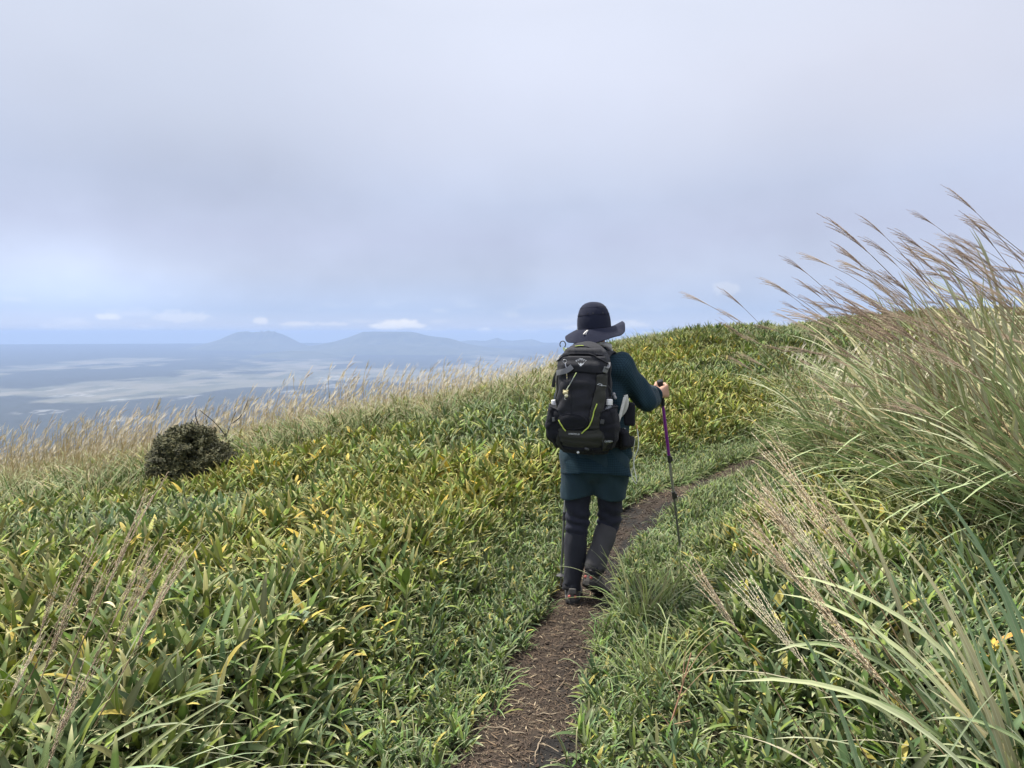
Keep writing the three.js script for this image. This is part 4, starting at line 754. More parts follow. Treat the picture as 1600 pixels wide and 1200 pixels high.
// printed lettering and emblems: thin cloth prints that follow the panel
function print(name, draw, w, h, f, off, col = [205, 208, 212]) {
  const c = document.createElement('canvas'); c.width = w; c.height = h; const x = c.getContext('2d'); x.clearRect(0, 0, w, h);
  x.fillStyle = x.strokeStyle = 'rgb(' + col + ')'; x.lineCap = x.lineJoin = 'round'; draw(x, w, h);
  const t = new THREE.CanvasTexture(c); t.colorSpace = THREE.SRGBColorSpace; const m = new MB(), rows = [];
  for (let j = 0; j <= 10; j++) { const row = []; for (let i = 0; i <= 16; i++) { const [a, v] = f(i / 16, j / 10), p = S(a, v, off); row.push(m.v(p.x, p.y, p.z, [1, 1, 1], i / 16, j / 10)); } rows.push(row); }
  for (let j = 0; j < 10; j++) for (let i = 0; i < 16; i++) m.quad(rows[j][i], rows[j][i + 1], rows[j + 1][i + 1], rows[j + 1][i]);
  return part(name, m.geo(), std({ map: t, transparent: true, roughness: 0.8, side: THREE.DoubleSide }), pack);
}
const bird = (x, cx, cy, s) => { x.beginPath(); x.moveTo(cx - 60 * s, cy - 34 * s); x.quadraticCurveTo(cx - 40 * s, cy + 4 * s, cx - 10 * s, cy - 4 * s); x.lineTo(cx, cy - 22 * s); x.lineTo(cx + 12 * s, cy - 5 * s); x.quadraticCurveTo(cx + 46 * s, cy + 2 * s, cx + 70 * s, cy - 40 * s); x.quadraticCurveTo(cx + 50 * s, cy + 22 * s, cx + 16 * s, cy + 16 * s); x.lineTo(cx + 24 * s, cy + 30 * s); x.lineTo(cx - 22 * s, cy + 30 * s); x.lineTo(cx - 10 * s, cy + 14 * s); x.quadraticCurveTo(cx - 44 * s, cy + 14 * s, cx - 60 * s, cy - 34 * s); x.fill(); };
print('printed_logo', (x, w, h) => {
  x.font = 'bold 46px sans-serif'; x.textAlign = 'center'; const word = 'OSPREY';
  for (let k = 0; k < 6; k++) { const a = (k - 2.5) * 0.20; x.save(); x.translate(w / 2 + Math.sin(a) * 190, 250 - Math.cos(a) * 190); x.rotate(a); x.fillText(word[k], 0, 0); x.restore(); }
  bird(x, w / 2, 128, 1.15);
}, 256, 192, (u, t) => [angle(lerp(-0.17, 0.31, u)), lerp(0.404, 0.456, t)], 0.0245);
print('printed_name', (x, w, h) => { x.font = 'bold 54px sans-serif'; x.textAlign = 'center'; x.fillText('STRATOS 24', w / 2, 56, w - 8); }, 360, 72, (u, t) => [angle(lerp(-0.43, 0.08, u)), lerp(0.068, 0.082, t)], 0.0205);
print('printed_emblem', (x, w, h) => { x.lineWidth = 9; x.beginPath(); x.moveTo(10, 70); x.quadraticCurveTo(60, 58, 90, 70); x.moveTo(34, 44); x.quadraticCurveTo(64, 16, 96, 36); x.quadraticCurveTo(118, 56, 96, 74); x.moveTo(96, 74); x.quadraticCurveTo(130, 60, 150, 72); x.stroke(); }, 160, 96, (u, t) => [angle(lerp(0.62, 0.90, u)), lerp(0.312, 0.338, t)], 0.0175);
// webbing, buckles, cords
function band(pts, w, n, m, name, parent = pack, nrm = V(0, 0, 1), label) { const k = new MB(), c = curve(pts, n), T1 = V(); const side = V(); const rows = []; for (let i = 0; i < c.length; i++) { T1.subVectors(c[Math.min(i + 1, c.length - 1)], c[Math.max(0, i - 1)]).normalize(); side.crossVectors(T1, nrm).normalize().multiplyScalar(w / 2); const th = V().crossVectors(side, T1).normalize().multiplyScalar(0.0012); rows.push([[1, 1], [-1, 1], [-1, -1], [1, -1]].map(([a, b]) => { const p = c[i].clone().addScaledVector(side, a).addScaledVector(th, b); return k.v(p.x, p.y, p.z, [1, 1, 1]); })); } for (let i = 0; i + 1 < rows.length; i++) for (let q = 0; q < 4; q++) { const r = (q + 1) % 4; k.quad(rows[i][q], rows[i][r], rows[i + 1][r], rows[i + 1][q]); } for (const [row, f] of [[rows[0], 0], [rows[rows.length - 1], 1]]) f ? k.quad(row[0], row[1], row[2], row[3]) : k.quad(row[3], row[2], row[1], row[0]); return part(name, boxUV(k.geo(), 40), m, parent, label); }
band([Q(-0.86, 0.372, 0.022), Q(-0.6, 0.386, 0.030), Q(-0.45, 0.396, 0.031), Q(-0.27, 0.410, 0.027)], 0.027, 14, pkGrey, 'tool_strap', pack, V(0, 0, 1), 'broad grey strap across the upper pack');
{ const b = part('buckle', moved(new RoundedBoxGeometry(0.026, 0.032, 0.012, 3, 0.004), 0, 0, 0), std({ color: rgb(0.15, 0.155, 0.15), roughness: 0.5 }), pack, 'grey compression buckle'); b.position.copy(Q(0.86, 0.398, 0.022)); b.rotation.set(0, 0.5, -0.35); part('buckle_slot', moved(new RoundedBoxGeometry(0.018, 0.005, 0.003, 2, 0.001), 0.001, 0.007, 0.0058), plastic, b); }
band([S(0.30, 0.43, 0.012), S(0.42, 0.415, 0.018), Q(0.87, 0.402, 0.026)], 0.014, 8, pkGrey, 'compression_strap');
band([S(0.12, 0.41, 0.006), S(0.16, 0.34, 0.008), S(0.1, 0.26, 0.008)], 0.010, 12, webbing, 'compression_strap');
{ const m = new MB(); m.tube(curve([S(0.34, 0.318, 0.012), S(0.2, 0.298, 0.016), S(0.06, 0.272, 0.020)], 12), 0.0014, 5, [1, 1, 1]); m.tube(curve([S(0.05, 0.36, 0.010), S(0.03, 0.30, 0.012), S(0.02, 0.24, 0.02)], 10), 0.0013, 5, [1, 1, 1]); part('bungee_cord', m.geo(), std({ color: rgb(0.09, 0.09, 0.095) }), pack); const p = S(0.04, 0.268, 0.024); part('cord_lock', mergeGeometries([moved(new THREE.SphereGeometry(0.009, 14, 10), p.x, p.y + 0.007, p.z), moved(new THREE.CapsuleGeometry(0.0075, 0.010, 5, 10), p.x + 0.006, p.y - 0.008, p.z, 0, 0, 0.5)]), std({ color: rgb(0.26, 0.26, 0.27), roughness: 0.5 }), pack); }
// stretch side pockets
for (const s of [1, -1]) {
  const pk = part('side_pocket', patch((u, t) => { const a = lerp(-0.62, 0.93, u); return [s > 0 ? a : Math.PI - a, lerp(0.0, 0.218 - 0.03 * u, t)]; }, 22, 20, (u, t) => 0.012 + (s > 0 ? 0.040 : 0.052) * soft(u, 0.4) * Math.pow(Math.sin(Math.PI * (0.12 + 0.75 * t)), 0.8) + wr(u * 2, t * 0.25)), pkDark, pack, s > 0 ? 'stretch pocket holding the right bottle' : 'stretch pocket holding the left bottle');
  const m = new MB(), pts = []; for (let k = 0; k <= 20; k++) { const u = k / 20, a = lerp(-0.62, 0.93, u); pts.push(S(s > 0 ? a : Math.PI - a, 0.218 - 0.03 * u, 0.012 + (s > 0 ? 0.040 : 0.052) * soft(u, 0.4) * 0.6)); } m.tube(pts, 0.004, 7, [1, 1, 1]); part('pocket_hem', m.geo(), pkBlack, pk);
  const b = part('pocket_buckle', new RoundedBoxGeometry(0.018, 0.022, 0.008, 2, 0.002), plastic, pk); b.position.copy(S(s > 0 ? 0.80 : Math.PI - 0.75, 0.150, 0.036)); b.rotation.set(0, s * 0.6, -s * 0.2);
}
// wings from the bottom panel to the belt, the belt itself and its pocket
part('hip_wing', patch((u, t) => [lerp(angle(0.80), -0.55, u), lerp(-0.005 + 0.004 * u, lerp(0.085, 0.03, u), t)], 14, 10, (u, t) => 0.020 + 0.012 * (1 - u) * Math.sin(Math.PI * t) + wr(u * 2, t * 0.2)), pkOlive, pack, 'olive grey wing towards the right hip');
part('hip_wing', patch((u, t) => [lerp(angle(-0.80), Math.PI + 0.55, u), lerp(-0.012, lerp(0.075, 0.03, u), t)], 14, 10, (u, t) => 0.020 + 0.012 * (1 - u) * Math.sin(Math.PI * t) + wr(u * 2, t * 0.2)), pkOlive, pack, 'olive grey wing towards the left hip');
part('lower_band', patch((u, t) => [lerp(angle(0.97), angle(-0.97), u), lerp(-0.035, 0.004, t)], 36, 8, (u, t) => 0.016 + 0.005 * Math.sin(Math.PI * t) + wr(u * 3, t * 0.1)), pkDark, pack);
{ const p = Q(-0.16, -0.012, 0.024); part('reflective_clip', moved(new RoundedBoxGeometry(0.013, 0.011, 0.005, 2, 0.002), p.x, p.y, p.z + 0.004, 0, 0, 0.5), std({ color: rgb(0.85, 0.86, 0.88), roughness: 0.35 }), pack); }
{ const m = new MB(); for (const [q, v] of [[0.22, 0.0], [0.30, -0.004], [0.46, -0.008]]) m.tube(curve([Q(q, v + 0.014, 0.022), Q(q + 0.01, v - 0.02, 0.026), Q(q - 0.01, v - 0.045, 0.026)], 8), 0.0022, 5, [1, 1, 1]); part('loose_lace', m.geo(), webbing, pack); const k = part('belt_toggle', new THREE.CapsuleGeometry(0.007, 0.012, 4, 10), plastic, pack); k.position.copy(Q(0.24, 0.008, 0.026)); k.rotation.z = 1.2; }
{ // belt as a padded ring round the hips, in the pack's own axes
  const m = new MB(), rows = [], N = 64; for (let k = 0; k <= N; k++) { const a = k / N * Math.PI * 2, c = Math.cos(a), s = Math.sin(a), row = []; for (const [dr, y] of [[0, -0.03], [0.012, -0.026], [0.016, 0], [0.012, 0.026], [0, 0.03], [-0.01, 0]]) row.push(m.v(0.012 + c * (0.193 + dr), 0.0 + y + 0.012 * s, -0.115 + s * (0.140 + dr), [1, 1, 1])); rows.push(row); }
  for (let k = 0; k < N; k++) for (let q = 0; q < 6; q++) { const r = (q + 1) % 6; m.quad(rows[k][q], rows[k][r], rows[k + 1][r], rows[k + 1][q]); }
  part('hip_belt', boxUV(m.geo(), 26), pkDark, pack);
  const pouch = (x, y, z) => { const e = 0.018, qx = Math.abs(x) - 0.022 + e, qy = Math.abs(y) - (0.056 - 0.012 * smooth(0, 0.06, z)) + e, qz = Math.abs(z) - 0.068 + e; return Math.hypot(Math.max(qx, 0), Math.max(qy, 0), Math.max(qz, 0)) + Math.min(0, Math.max(qx, qy, qz)) - e + 0.003 * fbm(x * 30, y * 22, z * 22, 3); };
  const g = part('belt_pocket', boxUV(nets(pouch, [-0.04, -0.08, -0.09], [0.04, 0.08, 0.09], 0.0065), 26), pkDark, pack, 'dark zipped pocket on the right of the hip belt'); g.position.set(0.180, 0.024, -0.02); g.rotation.set(-0.18, 0.42, 0.16);
  part('pocket_zip', tubeGeo([[0.004, 0.054, -0.06], [0.008, 0.058, -0.01], [0.004, 0.052, 0.05]], 0.0028, 14, 6), std({ color: rgb(0.42, 0.43, 0.42) }), g);
}
// shoulder harness: pads over the shoulders, pale lower webbing by the right arm, a lifter strap at the left
for (const s of [-1, 1]) { const m = new MB(), c = curve([[s * 0.075, 0.452, 0.01], [s * 0.085, 0.478, -0.045], [s * 0.092, 0.470, -0.11], [s * 0.098, 0.42, -0.185], [s * 0.105, 0.33, -0.225], [s * 0.115, 0.22, -0.225]], 26); m.ribbon(c, () => 0.062, V(1, 0, 0), [[-1, 0], [-0.8, 0.25], [0, 0.3], [0.8, 0.25], [1, 0]], () => [1, 1, 1]); m.ribbon(c, () => 0.062, V(1, 0, 0), [[-1, 0], [0, -0.1], [1, 0]], () => [1, 1, 1]); part('shoulder_strap', boxUV(m.geo(), 26), fab(0.035, 0.036, 0.04, { side: THREE.DoubleSide }), pack); }
band([[0.200, 0.252, 0.050], [0.190, 0.20, 0.062], [0.174, 0.13, 0.078], [0.160, 0.085, 0.082]], 0.015, 12, whitish, 'lower_strap', pack, V(0.35, 0, 1), 'pale webbing between pack and right arm');
band([[0.200, 0.262, 0.03], [0.207, 0.225, 0.030], [0.196, 0.185, 0.028], [0.170, 0.150, 0.026]], 0.020, 10, whitish, 'lower_strap', pack, V(0.2, 0, 1), 'pale webbing under the right arm');
{ const pad = (x, y, z) => { const e = 0.012, qx = Math.abs(x + 0.12 * y) - 0.030 + e, qy = Math.abs(y) - 0.062 + e, qz = Math.abs(z) - 0.010 + e * 0.8; return Math.hypot(Math.max(qx, 0), Math.max(qy, 0), Math.max(qz, 0)) + Math.min(0, Math.max(qx, qy, qz)) - e + 0.002 * fbm(x * 30, y * 26, z * 26, 2); }; const g = part('harness_pad', boxUV(nets(pad, [-0.06, -0.08, -0.03], [0.06, 0.08, 0.03], 0.005), 26), pkDark, pack, 'dark pad under the right arm'); g.position.set(0.212, 0.160, -0.01); g.rotation.set(0, 0.1, -0.08); }
band([[-0.118, 0.400, 0.09], [-0.150, 0.385, 0.07], [-0.178, 0.335, 0.055], [-0.186, 0.295, 0.05]], 0.020, 12, webbing, 'lifter_strap', pack, V(-0.3, 0, 1), 'black lifter strap at the left shoulder');
{ const m = new MB(), p = S(angle(-0.74), 0.47, 0.0), pts = []; for (let k = 0; k <= 16; k++) { const a = lerp(-0.9, 3.9, k / 16); pts.push(V(p.x - 0.034 + Math.cos(a) * 0.0155, p.y + 0.052 + Math.sin(a) * 0.0175, p.z - 0.055)); } m.tube(pts, 0.0028, 7, [1, 1, 1]); part('hose_hook', m.geo(), plastic, pack, 'open black hook at the top left of the pack');
  const l = new MB(); l.tube(curve([[p.x - 0.030, p.y + 0.036, p.z - 0.055], [p.x - 0.022, p.y + 0.020, p.z - 0.05], [p.x - 0.006, p.y + 0.010, p.z - 0.04]], 8), 0.0045, 6, [1, 1, 1]); l.tube(curve([[p.x - 0.016, p.y + 0.030, p.z - 0.05], [p.x - 0.004, p.y + 0.028, p.z - 0.045]], 4), 0.004, 6, [1, 1, 1]); part('hook_loop', l.geo(), std({ color: rgb(0.50, 0.58, 0.22), roughness: 0.6 }), pack); }
// ------------------------------------------------------------------ things carried on the pack
pack.updateMatrixWorld(true);
const onPack = (p) => p.clone().applyMatrix4(pack.matrixWorld);
function carried(name, label, category, p) { const o = thing(name, label, category, onPack(p)); o.rotation.y = pack.rotation.y; return o; }
for (const [s, a, v, lab] of [[1, 0, 0.232, 'clear drink bottle with a white ribbed cap in the right pocket of the backpack'], [-1, Math.PI - 0.10, 0.216, 'drink bottle with only its white cap showing in the left pocket of the backpack']]) {
  const b = carried('water_bottle', lab, 'bottle', (s > 0 ? V(0.132, v - 0.205, 0.150) : V(-0.150, v - 0.205, 0.108))); b.rotation.z = -s * 0.05;
  part('bottle_body', latheGeo([[0.001, 0], [0.028, 0.002], [0.032, 0.01], [0.032, 0.13], [0.0305, 0.15], [0.024, 0.172], [0.0145, 0.186], [0.0135, 0.196], [0.001, 0.197]], 28), phys({ color: rgb(0.80, 0.85, 0.88), roughness: 0.12, transmission: 0.75, thickness: 0.02, ior: 1.33 }), b);
  const cap = latheGeo([[0.001, 0.222], [0.0145, 0.2215], [0.0165, 0.219], [0.0168, 0.200], [0.0155, 0.1985], [0.0172, 0.1975], [0.0172, 0.192], [0.001, 0.192]].reverse(), 40); const P = cap.attributes.position; for (let i = 0; i < P.count; i++) { const y = P.getY(i), k = y > 0.201 && y < 0.218 ? 1 + 0.03 * Math.sin(Math.atan2(P.getZ(i), P.getX(i)) * 20) : 1; P.setX(i, P.getX(i) * k); P.setZ(i, P.getZ(i) * k); } cap.computeVertexNormals();
  part('bottle_cap', cap, std({ color: rgb(0.83, 0.83, 0.82), roughness: 0.4 }), b);
}
{ const o = carried('keychain', 'small metal ring with a thin beaded tape hanging on the grey pack strap', 'keychain', Q(-0.58, 0.432, 0.032)); const metal = std({ color: rgb(0.62, 0.62, 0.63), metalness: 0.9, roughness: 0.3 }); part('ring', moved(new THREE.TorusGeometry(0.0095, 0.0013, 8, 26), 0, 0, 0, 0, 0.3), metal, o); const m = new MB(); m.tube(curve([[0.003, -0.010, 0.002], [0.006, -0.024, 0.004], [0.010, -0.034, 0.004]], 6), 0.0022, 6, [1, 1, 1]); part('hook', m.geo(), metal, o); const t = new MB(); for (let k = 0; k < 9; k++) { const y = -0.037 - k * 0.0066; t.spindle(V(0.010 + k * 0.0004, y + 0.004, 0.0045), V(0.010 + k * 0.0004, y - 0.004, 0.0045), 0.0030, k % 2 ? [0.62, 0.55, 0.30] : [0.30, 0.30, 0.28]); } part('tape', t.geo(), std({ vertexColors: true }), o); part('cord_end', tubeGeo([[0.0135, -0.098, 0.0045], [0.015, -0.112, 0.004], [0.016, -0.124, 0.003]], 0.0011, 6, 5), std({ color: rgb(0.04, 0.04, 0.045) }), o); }
{ const o = carried('zip_charm', 'tiny pale mascot charm hanging on a lime cord from the pack zip', 'charm', Q(-0.08, 0.378, 0.031)); const p = Q(-0.42, 0.275, 0.034).sub(Q(-0.08, 0.378, 0.031)), m = new MB(); m.tube(curve([[0, 0, 0], [p.x * 0.35, p.y * 0.32, 0.004], [p.x * 0.7, p.y * 0.62, 0.003], [p.x, p.y + 0.012, p.z + 0.002]], 14), 0.0022, 6, (t) => (t < 0.25 ? [0.55, 0.66, 0.28] : t < 0.6 ? [0.33, 0.36, 0.36] : [0.42, 0.47, 0.33])); part('cord', m.geo(), std({ vertexColors: true }), o);
  const ball = (r, x, y, z, sx = 1, sy = 1) => { const g = new THREE.SphereGeometry(r, 16, 12); g.scale(sx, sy, 0.85); return moved(g, p.x + x, p.y + y, p.z + z); };
  part('charm_head', mergeGeometries([ball(0.0115, -0.002, 0, 0.006, 1.25, 1), ball(0.0045, -0.012, 0.010, 0.004), ball(0.0045, 0.009, 0.011, 0.004)]), std({ color: rgb(0.50, 0.44, 0.24), roughness: 0.5 }), o); part('charm_body', ball(0.0098, 0.003, -0.014, 0.009, 1, 0.95), std({ color: rgb(0.72, 0.68, 0.48), roughness: 0.5 }), o); const f = new MB(); f.tube([V(p.x - 0.003, p.y - 0.02, p.z + 0.006), V(p.x - 0.008, p.y - 0.033, p.z + 0.006)], 0.0018, 5, [1, 1, 1]); f.tube([V(p.x - 0.007, p.y - 0.031, p.z + 0.006), V(p.x + 0.001, p.y - 0.034, p.z + 0.006)], 0.0013, 5, [1, 1, 1]); part('charm_tag', f.geo(), std({ color: rgb(0.55, 0.55, 0.52) }), o); }
{ const o = carried('hanging_cord', 'thin white cord with an amber end dangling by the right hip', 'cord', V(0.245, 0.085, -0.04)); const m = new MB(); m.tube(curve([[0.002, 0, 0], [0.010, -0.05, 0.004], [0.010, -0.105, 0.004], [-0.006, -0.150, 0.004], [-0.012, -0.195, 0.004], [-0.003, -0.245, 0.002], [0.004, -0.285, 0]], 40), 0.0026, 7, [0.66, 0.68, 0.62]); m.tube(curve([[-0.010, -0.06, -0.01], [-0.018, -0.14, -0.006], [-0.014, -0.20, 0.0], [-0.024, -0.245, 0.004], [-0.008, -0.285, 0.006], [0.006, -0.295, 0.006]], 34), 0.0018, 6, [0.60, 0.62, 0.55]); part('cord_strand', m.geo(), std({ vertexColors: true, roughness: 0.6 }), o); part('cord_tip', moved(new THREE.CapsuleGeometry(0.0052, 0.018, 5, 10), 0, 0.008, 0, 0, 0, 0.15), std({ color: rgb(0.62, 0.40, 0.15), roughness: 0.5 }), o); }
// ------------------------------------------------------------------ trekking poles
function pole(label, a, b, purple, basketAt) {
  const o = thing('trekking_pole', label, 'trekking pole', HIKER.clone().add(a)), d = V().subVectors(b, a), L = d.length(); o.quaternion.setFromUnitVectors(V(0, -1, 0), d.clone().normalize());
  const seg = (y0, y1, r0, r1, n = 14) => { const g = new THREE.CylinderGeometry(r0, r1, y1 - y0, n); g.translate(0, -(y0 + y1) / 2, 0); return g; };
  part('grip', latheGeo([[0.001, -0.145], [0.011, -0.145], [0.0135, -0.12], [0.0125, -0.1], [0.0145, -0.08], [0.0125, -0.06], [0.0145, -0.04], [0.013, -0.02], [0.0165, -0.006], [0.019, 0.004], [0.017, 0.013], [0.001, 0.016]], 20), std({ color: rgb(0.022, 0.021, 0.024), roughness: 0.75 }), o);
  part('upper_shaft', seg(0.14, L * 0.375, 0.0092, 0.0092), purple ? phys({ color: rgb(0.24, 0.028, 0.34), roughness: 0.35, metalness: 0.35, clearcoat: 0.4 }) : std({ color: rgb(0.07, 0.075, 0.07), roughness: 0.45, metalness: 0.4 }), o);
  const lock = (y, m) => { const g = part('clamp', mergeGeometries([seg(y - 0.022, y + 0.026, 0.0118, 0.0108), moved(new RoundedBoxGeometry(0.011, 0.03, 0.016, 2, 0.003), 0.013, -y - 0.004, 0.002)].map((q) => (q.index ? q.toNonIndexed() : q))), std({ color: rgb(0.03, 0.03, 0.033), roughness: 0.5 }), o); part('clamp_screw', moved(new THREE.SphereGeometry(0.0042, 10, 8), 0.0195, -y - 0.012, 0.006), std({ color: rgb(0.5, 0.5, 0.5), metalness: 0.8, roughness: 0.3 }), g); };
  part('middle_shaft', seg(L * 0.37, L * 0.565, 0.0080, 0.0080), std({ color: rgb(0.30, 0.30, 0.28), roughness: 0.4, metalness: 0.5 }), o);
  part('lower_shaft', seg(L * 0.56, L - 0.05, 0.0068, 0.0068), std({ color: rgb(0.13, 0.135, 0.13), roughness: 0.45, metalness: 0.4 }), o);
  lock(L * 0.375); lock(L * 0.565);
  part('basket', latheGeo([[0.007, -(L - 0.075)], [0.030, -(L - 0.062)], [0.031, -(L - 0.060)], [0.007, -(L - 0.060)]], 24), std({ color: rgb(0.03, 0.03, 0.032), roughness: 0.6 }), o);
  part('ferrule', seg(L - 0.06, L, 0.0062, 0.0030), std({ color: rgb(0.3, 0.3, 0.3), metalness: 0.8, roughness: 0.35 }), o);
  const s = new MB(); s.ribbon(curve([[0.006, -0.012, 0.010], [-0.016, -0.06, 0.022], [-0.020, -0.13, 0.016], [-0.012, -0.150, 0.012], [-0.004, -0.12, 0.012], [0, -0.03, 0.012]], 26), () => 0.012, V(0.5, 0, 1), [[-1, 0], [1, 0]], () => [1, 1, 1]); part('wrist_strap', s.geo(), fab(0.02, 0.02, 0.024, { side: THREE.DoubleSide }), o);
}
pole('trekking pole with a purple upper shaft gripped in the right hand of the hiker', poleR.top, poleR.tip, true);
pole('dark trekking pole standing beside the left leg of the hiker', poleL.top, poleL.tip, false);
// ------------------------------------------------------------------ single clumps of tall grass, each with its leaves and flower stalks
const unit = (x, y, z) => V(x, y, z).normalize();
function pool(seed, n, o) {                                 // shared leaf and stalk shapes for clumps that lean alike
  const R = rng(seed), leaves = [], stalks = [];
  for (let k = 0; k < n; k++) {
    const m = new MB(), a = R() * 6.28, s = o.scatter * (0.3 + R()), hue = o.hues[k % o.hues.length].map((v) => v * (0.85 + 0.3 * R()));
    grassBlade(m, R, V(0, 0, 0), unit(o.lean[0] + Math.cos(a) * s, 1, o.lean[2] + Math.sin(a) * s), o.len * (0.75 + 0.5 * R()), o.wid * (0.7 + 0.6 * R()), o.droop * (0.5 + R()), hue, o.rib, 14);
    leaves.push(m.geo());
  }
  for (let k = 0; k < (o.stalks || 0); k++) {
    const m = new MB(), p = new MB(), a = R() * 6.28, s = 0.16 * R(), L = o.stalkLen * (0.8 + 0.4 * R());
    const pts = arc(V(0, 0, 0), unit(o.stalkLean[0] + Math.cos(a) * s, 1, o.stalkLean[2] + Math.sin(a) * s), L, o.stalkDroop * (0.7 + 0.6 * R()), 14, (R() - 0.5) * 0.2), c = o.stalkC;
    m.tube(pts, (t) => lerp(o.stalkR, o.stalkR * 0.5, t), 6, (t) => (Math.abs((t * 7) % 1 - 0.5) > 0.46 ? c.map((v) => v * 0.55) : c.map((v, q) => lerp(v, o.plumeC[q], t * 0.8))), false);
    const d = V().subVectors(pts[14], pts[13]).normalize();
    plume(p, R, pts[14], d, o.plumeLen * (0.8 + 0.4 * R()), { near: true, n: o.racemes, spread: o.spread, droop: o.plumeDroop, spike: o.spike, fat: o.fat, c: k % 3 === 2 ? o.plumeC1 : o.plumeC, c1: o.plumeC1 });
    stalks.push([m.geo(), p.geo()]);
  }
  return { leaves, stalks };
}
function clump(P, name, label, category, group, x, f, o) {
  const R = rng(o.seed), t = thing(name, label, category, V(x, land(x, f) - 0.02, -f), group);
  for (let k = 0; k < o.leaf; k++) { const g = part('leaf', P.leaves[Math.floor(R() * P.leaves.length)], bladeMat, t), s = (o.s || 1) * (0.6 + 0.6 * R()); g.position.set((R() - 0.5) * o.r, 0, (R() - 0.5) * o.r); g.rotation.set((R() - 0.5) * 0.16, (R() - 0.5) * (o.turn ?? 1.1), (R() - 0.5) * 0.16); g.scale.setScalar(s); }
  for (let k = 0; k < (o.stalk || 0); k++) { const [a, b] = P.stalks[Math.floor(R() * P.stalks.length)], g = part('flower_stalk', a, strawMat, t), s = (o.ss || o.s || 1) * (0.85 + 0.3 * R()); g.position.set((R() - 0.5) * o.r, 0, (R() - 0.5) * o.r); g.rotation.set((R() - 0.5) * 0.14, (R() - 0.5) * (o.stalkTurn ?? 0.55), (R() - 0.5) * 0.16); g.scale.setScalar(s); part('plume', b, strawMat, g); }
  return t;
}
const PALEGREEN = [[0.26, 0.315, 0.15], [0.20, 0.26, 0.11], [0.32, 0.36, 0.20], [0.24, 0.29, 0.15], [0.40, 0.38, 0.20], [0.50, 0.45, 0.28], [0.44, 0.40, 0.24]];
const bank = pool(900, 22, { lean: [-0.42, 1, 0.05], scatter: 0.5, len: 1.30, wid: 0.034, droop: 0.9, rib: true, hues: PALEGREEN, stalks: 9, stalkLen: 1.66, stalkLean: [-0.47, 1, 0.0], stalkDroop: 0.66, stalkR: 0.0036, stalkC: [0.40, 0.29, 0.15], plumeC: [0.21, 0.135, 0.10], plumeC1: [0.48, 0.37, 0.275], plumeLen: 0.42, racemes: 11, spread: 0.06, plumeDroop: 0.34, spike: 0.0085, fat: 0.0021 });
{
  const G = 'tall plumed grass clumps leaning left on the right bank';
  const rows = [[3.22, 4.00, 'nearest tall grass clump at the right edge of the photo, broad leaves with white midribs', 46, 2], [3.40, 4.35, 'tall grass clump whose dark plumes reach highest at the right edge', 46, 5], [3.15, 4.75, 'tall grass clump leaning over the bamboo leaves, left of the nearest clump on the bank', 40, 5], [3.55, 5.00, 'tall grass clump with reddish plumes in the middle of the right bank', 44, 7], [3.95, 5.20, 'tall grass clump behind the highest plumes at the right edge', 40, 6],
    [3.15, 5.55, 'tall grass clump with plumes hanging left toward the crest', 38, 6], [3.65, 5.80, 'tall grass clump with many brown plumes against the sky', 40, 8], [4.00, 6.10, 'tall grass clump deep in the right bank', 38, 6], [3.35, 6.45, 'tall grass clump at the left end of the right bank, plumes lowest', 36, 6], [3.65, 6.80, 'tall grass clump half hidden behind the brown plumes', 34, 6], [4.40, 7.00, 'tall grass clump on the upper right bank', 34, 6], [3.30, 7.40, 'tall grass clump behind the bend of the path', 30, 5], [4.10, 7.80, 'tall grass clump farthest back on the right bank', 30, 5], [5.0, 6.6, 'tall grass clump standing highest at the back of the right edge', 32, 6], [3.75, 4.65, 'tall grass clump just inside the right edge with few plumes', 40, 3],
    [4.45, 5.35, 'tall grass clump against the sky at the right edge, stems straw coloured', 34, 9], [4.70, 6.00, 'tall grass clump rising above the ridge line near the right edge', 34, 9], [4.25, 6.55, 'tall grass clump whose plumes stand before the ridge line', 34, 9], [5.30, 7.30, 'tall grass clump farthest up the slope at the right edge', 34, 9], [3.55, 5.45, 'tall grass clump in the thick of the bank with straw stems', 36, 9], [4.95, 5.65, 'tall grass clump at the right border, top of the bank', 34, 8], [4.65, 7.55, 'tall grass clump on the ridge line left of the bank top', 32, 8]];
  rows.forEach(([x, f, label, leaf, stalk], k) => clump(bank, 'tall_grass_clump', label, 'tall grass', G, x, f, { seed: 2000 + k * 13, leaf: leaf * 2, stalk: [2, 5, 8].includes(k) ? 3 : stalk + 2, r: 0.34, s: 1.0, ss: k < 2 ? 0.98 : [2, 5, 8].includes(k) ? 0.55 : 0.96 }));
}
const nearR = pool(930, 18, { lean: [-0.30, 1, -0.05], scatter: 0.4, len: 0.92, wid: 0.029, droop: 1.15, rib: true, hues: PALEGREEN, stalks: 7, stalkLen: 0.82, stalkLean: [-0.50, 1, -0.25], stalkDroop: 0.35, stalkR: 0.0030, stalkC: [0.30, 0.20, 0.09], plumeC: [0.46, 0.33, 0.20], plumeC1: [0.78, 0.69, 0.50], plumeLen: 0.40, racemes: 12, spread: 0.15, plumeDroop: 0.10, spike: 0.0105, fat: 0.00125 });
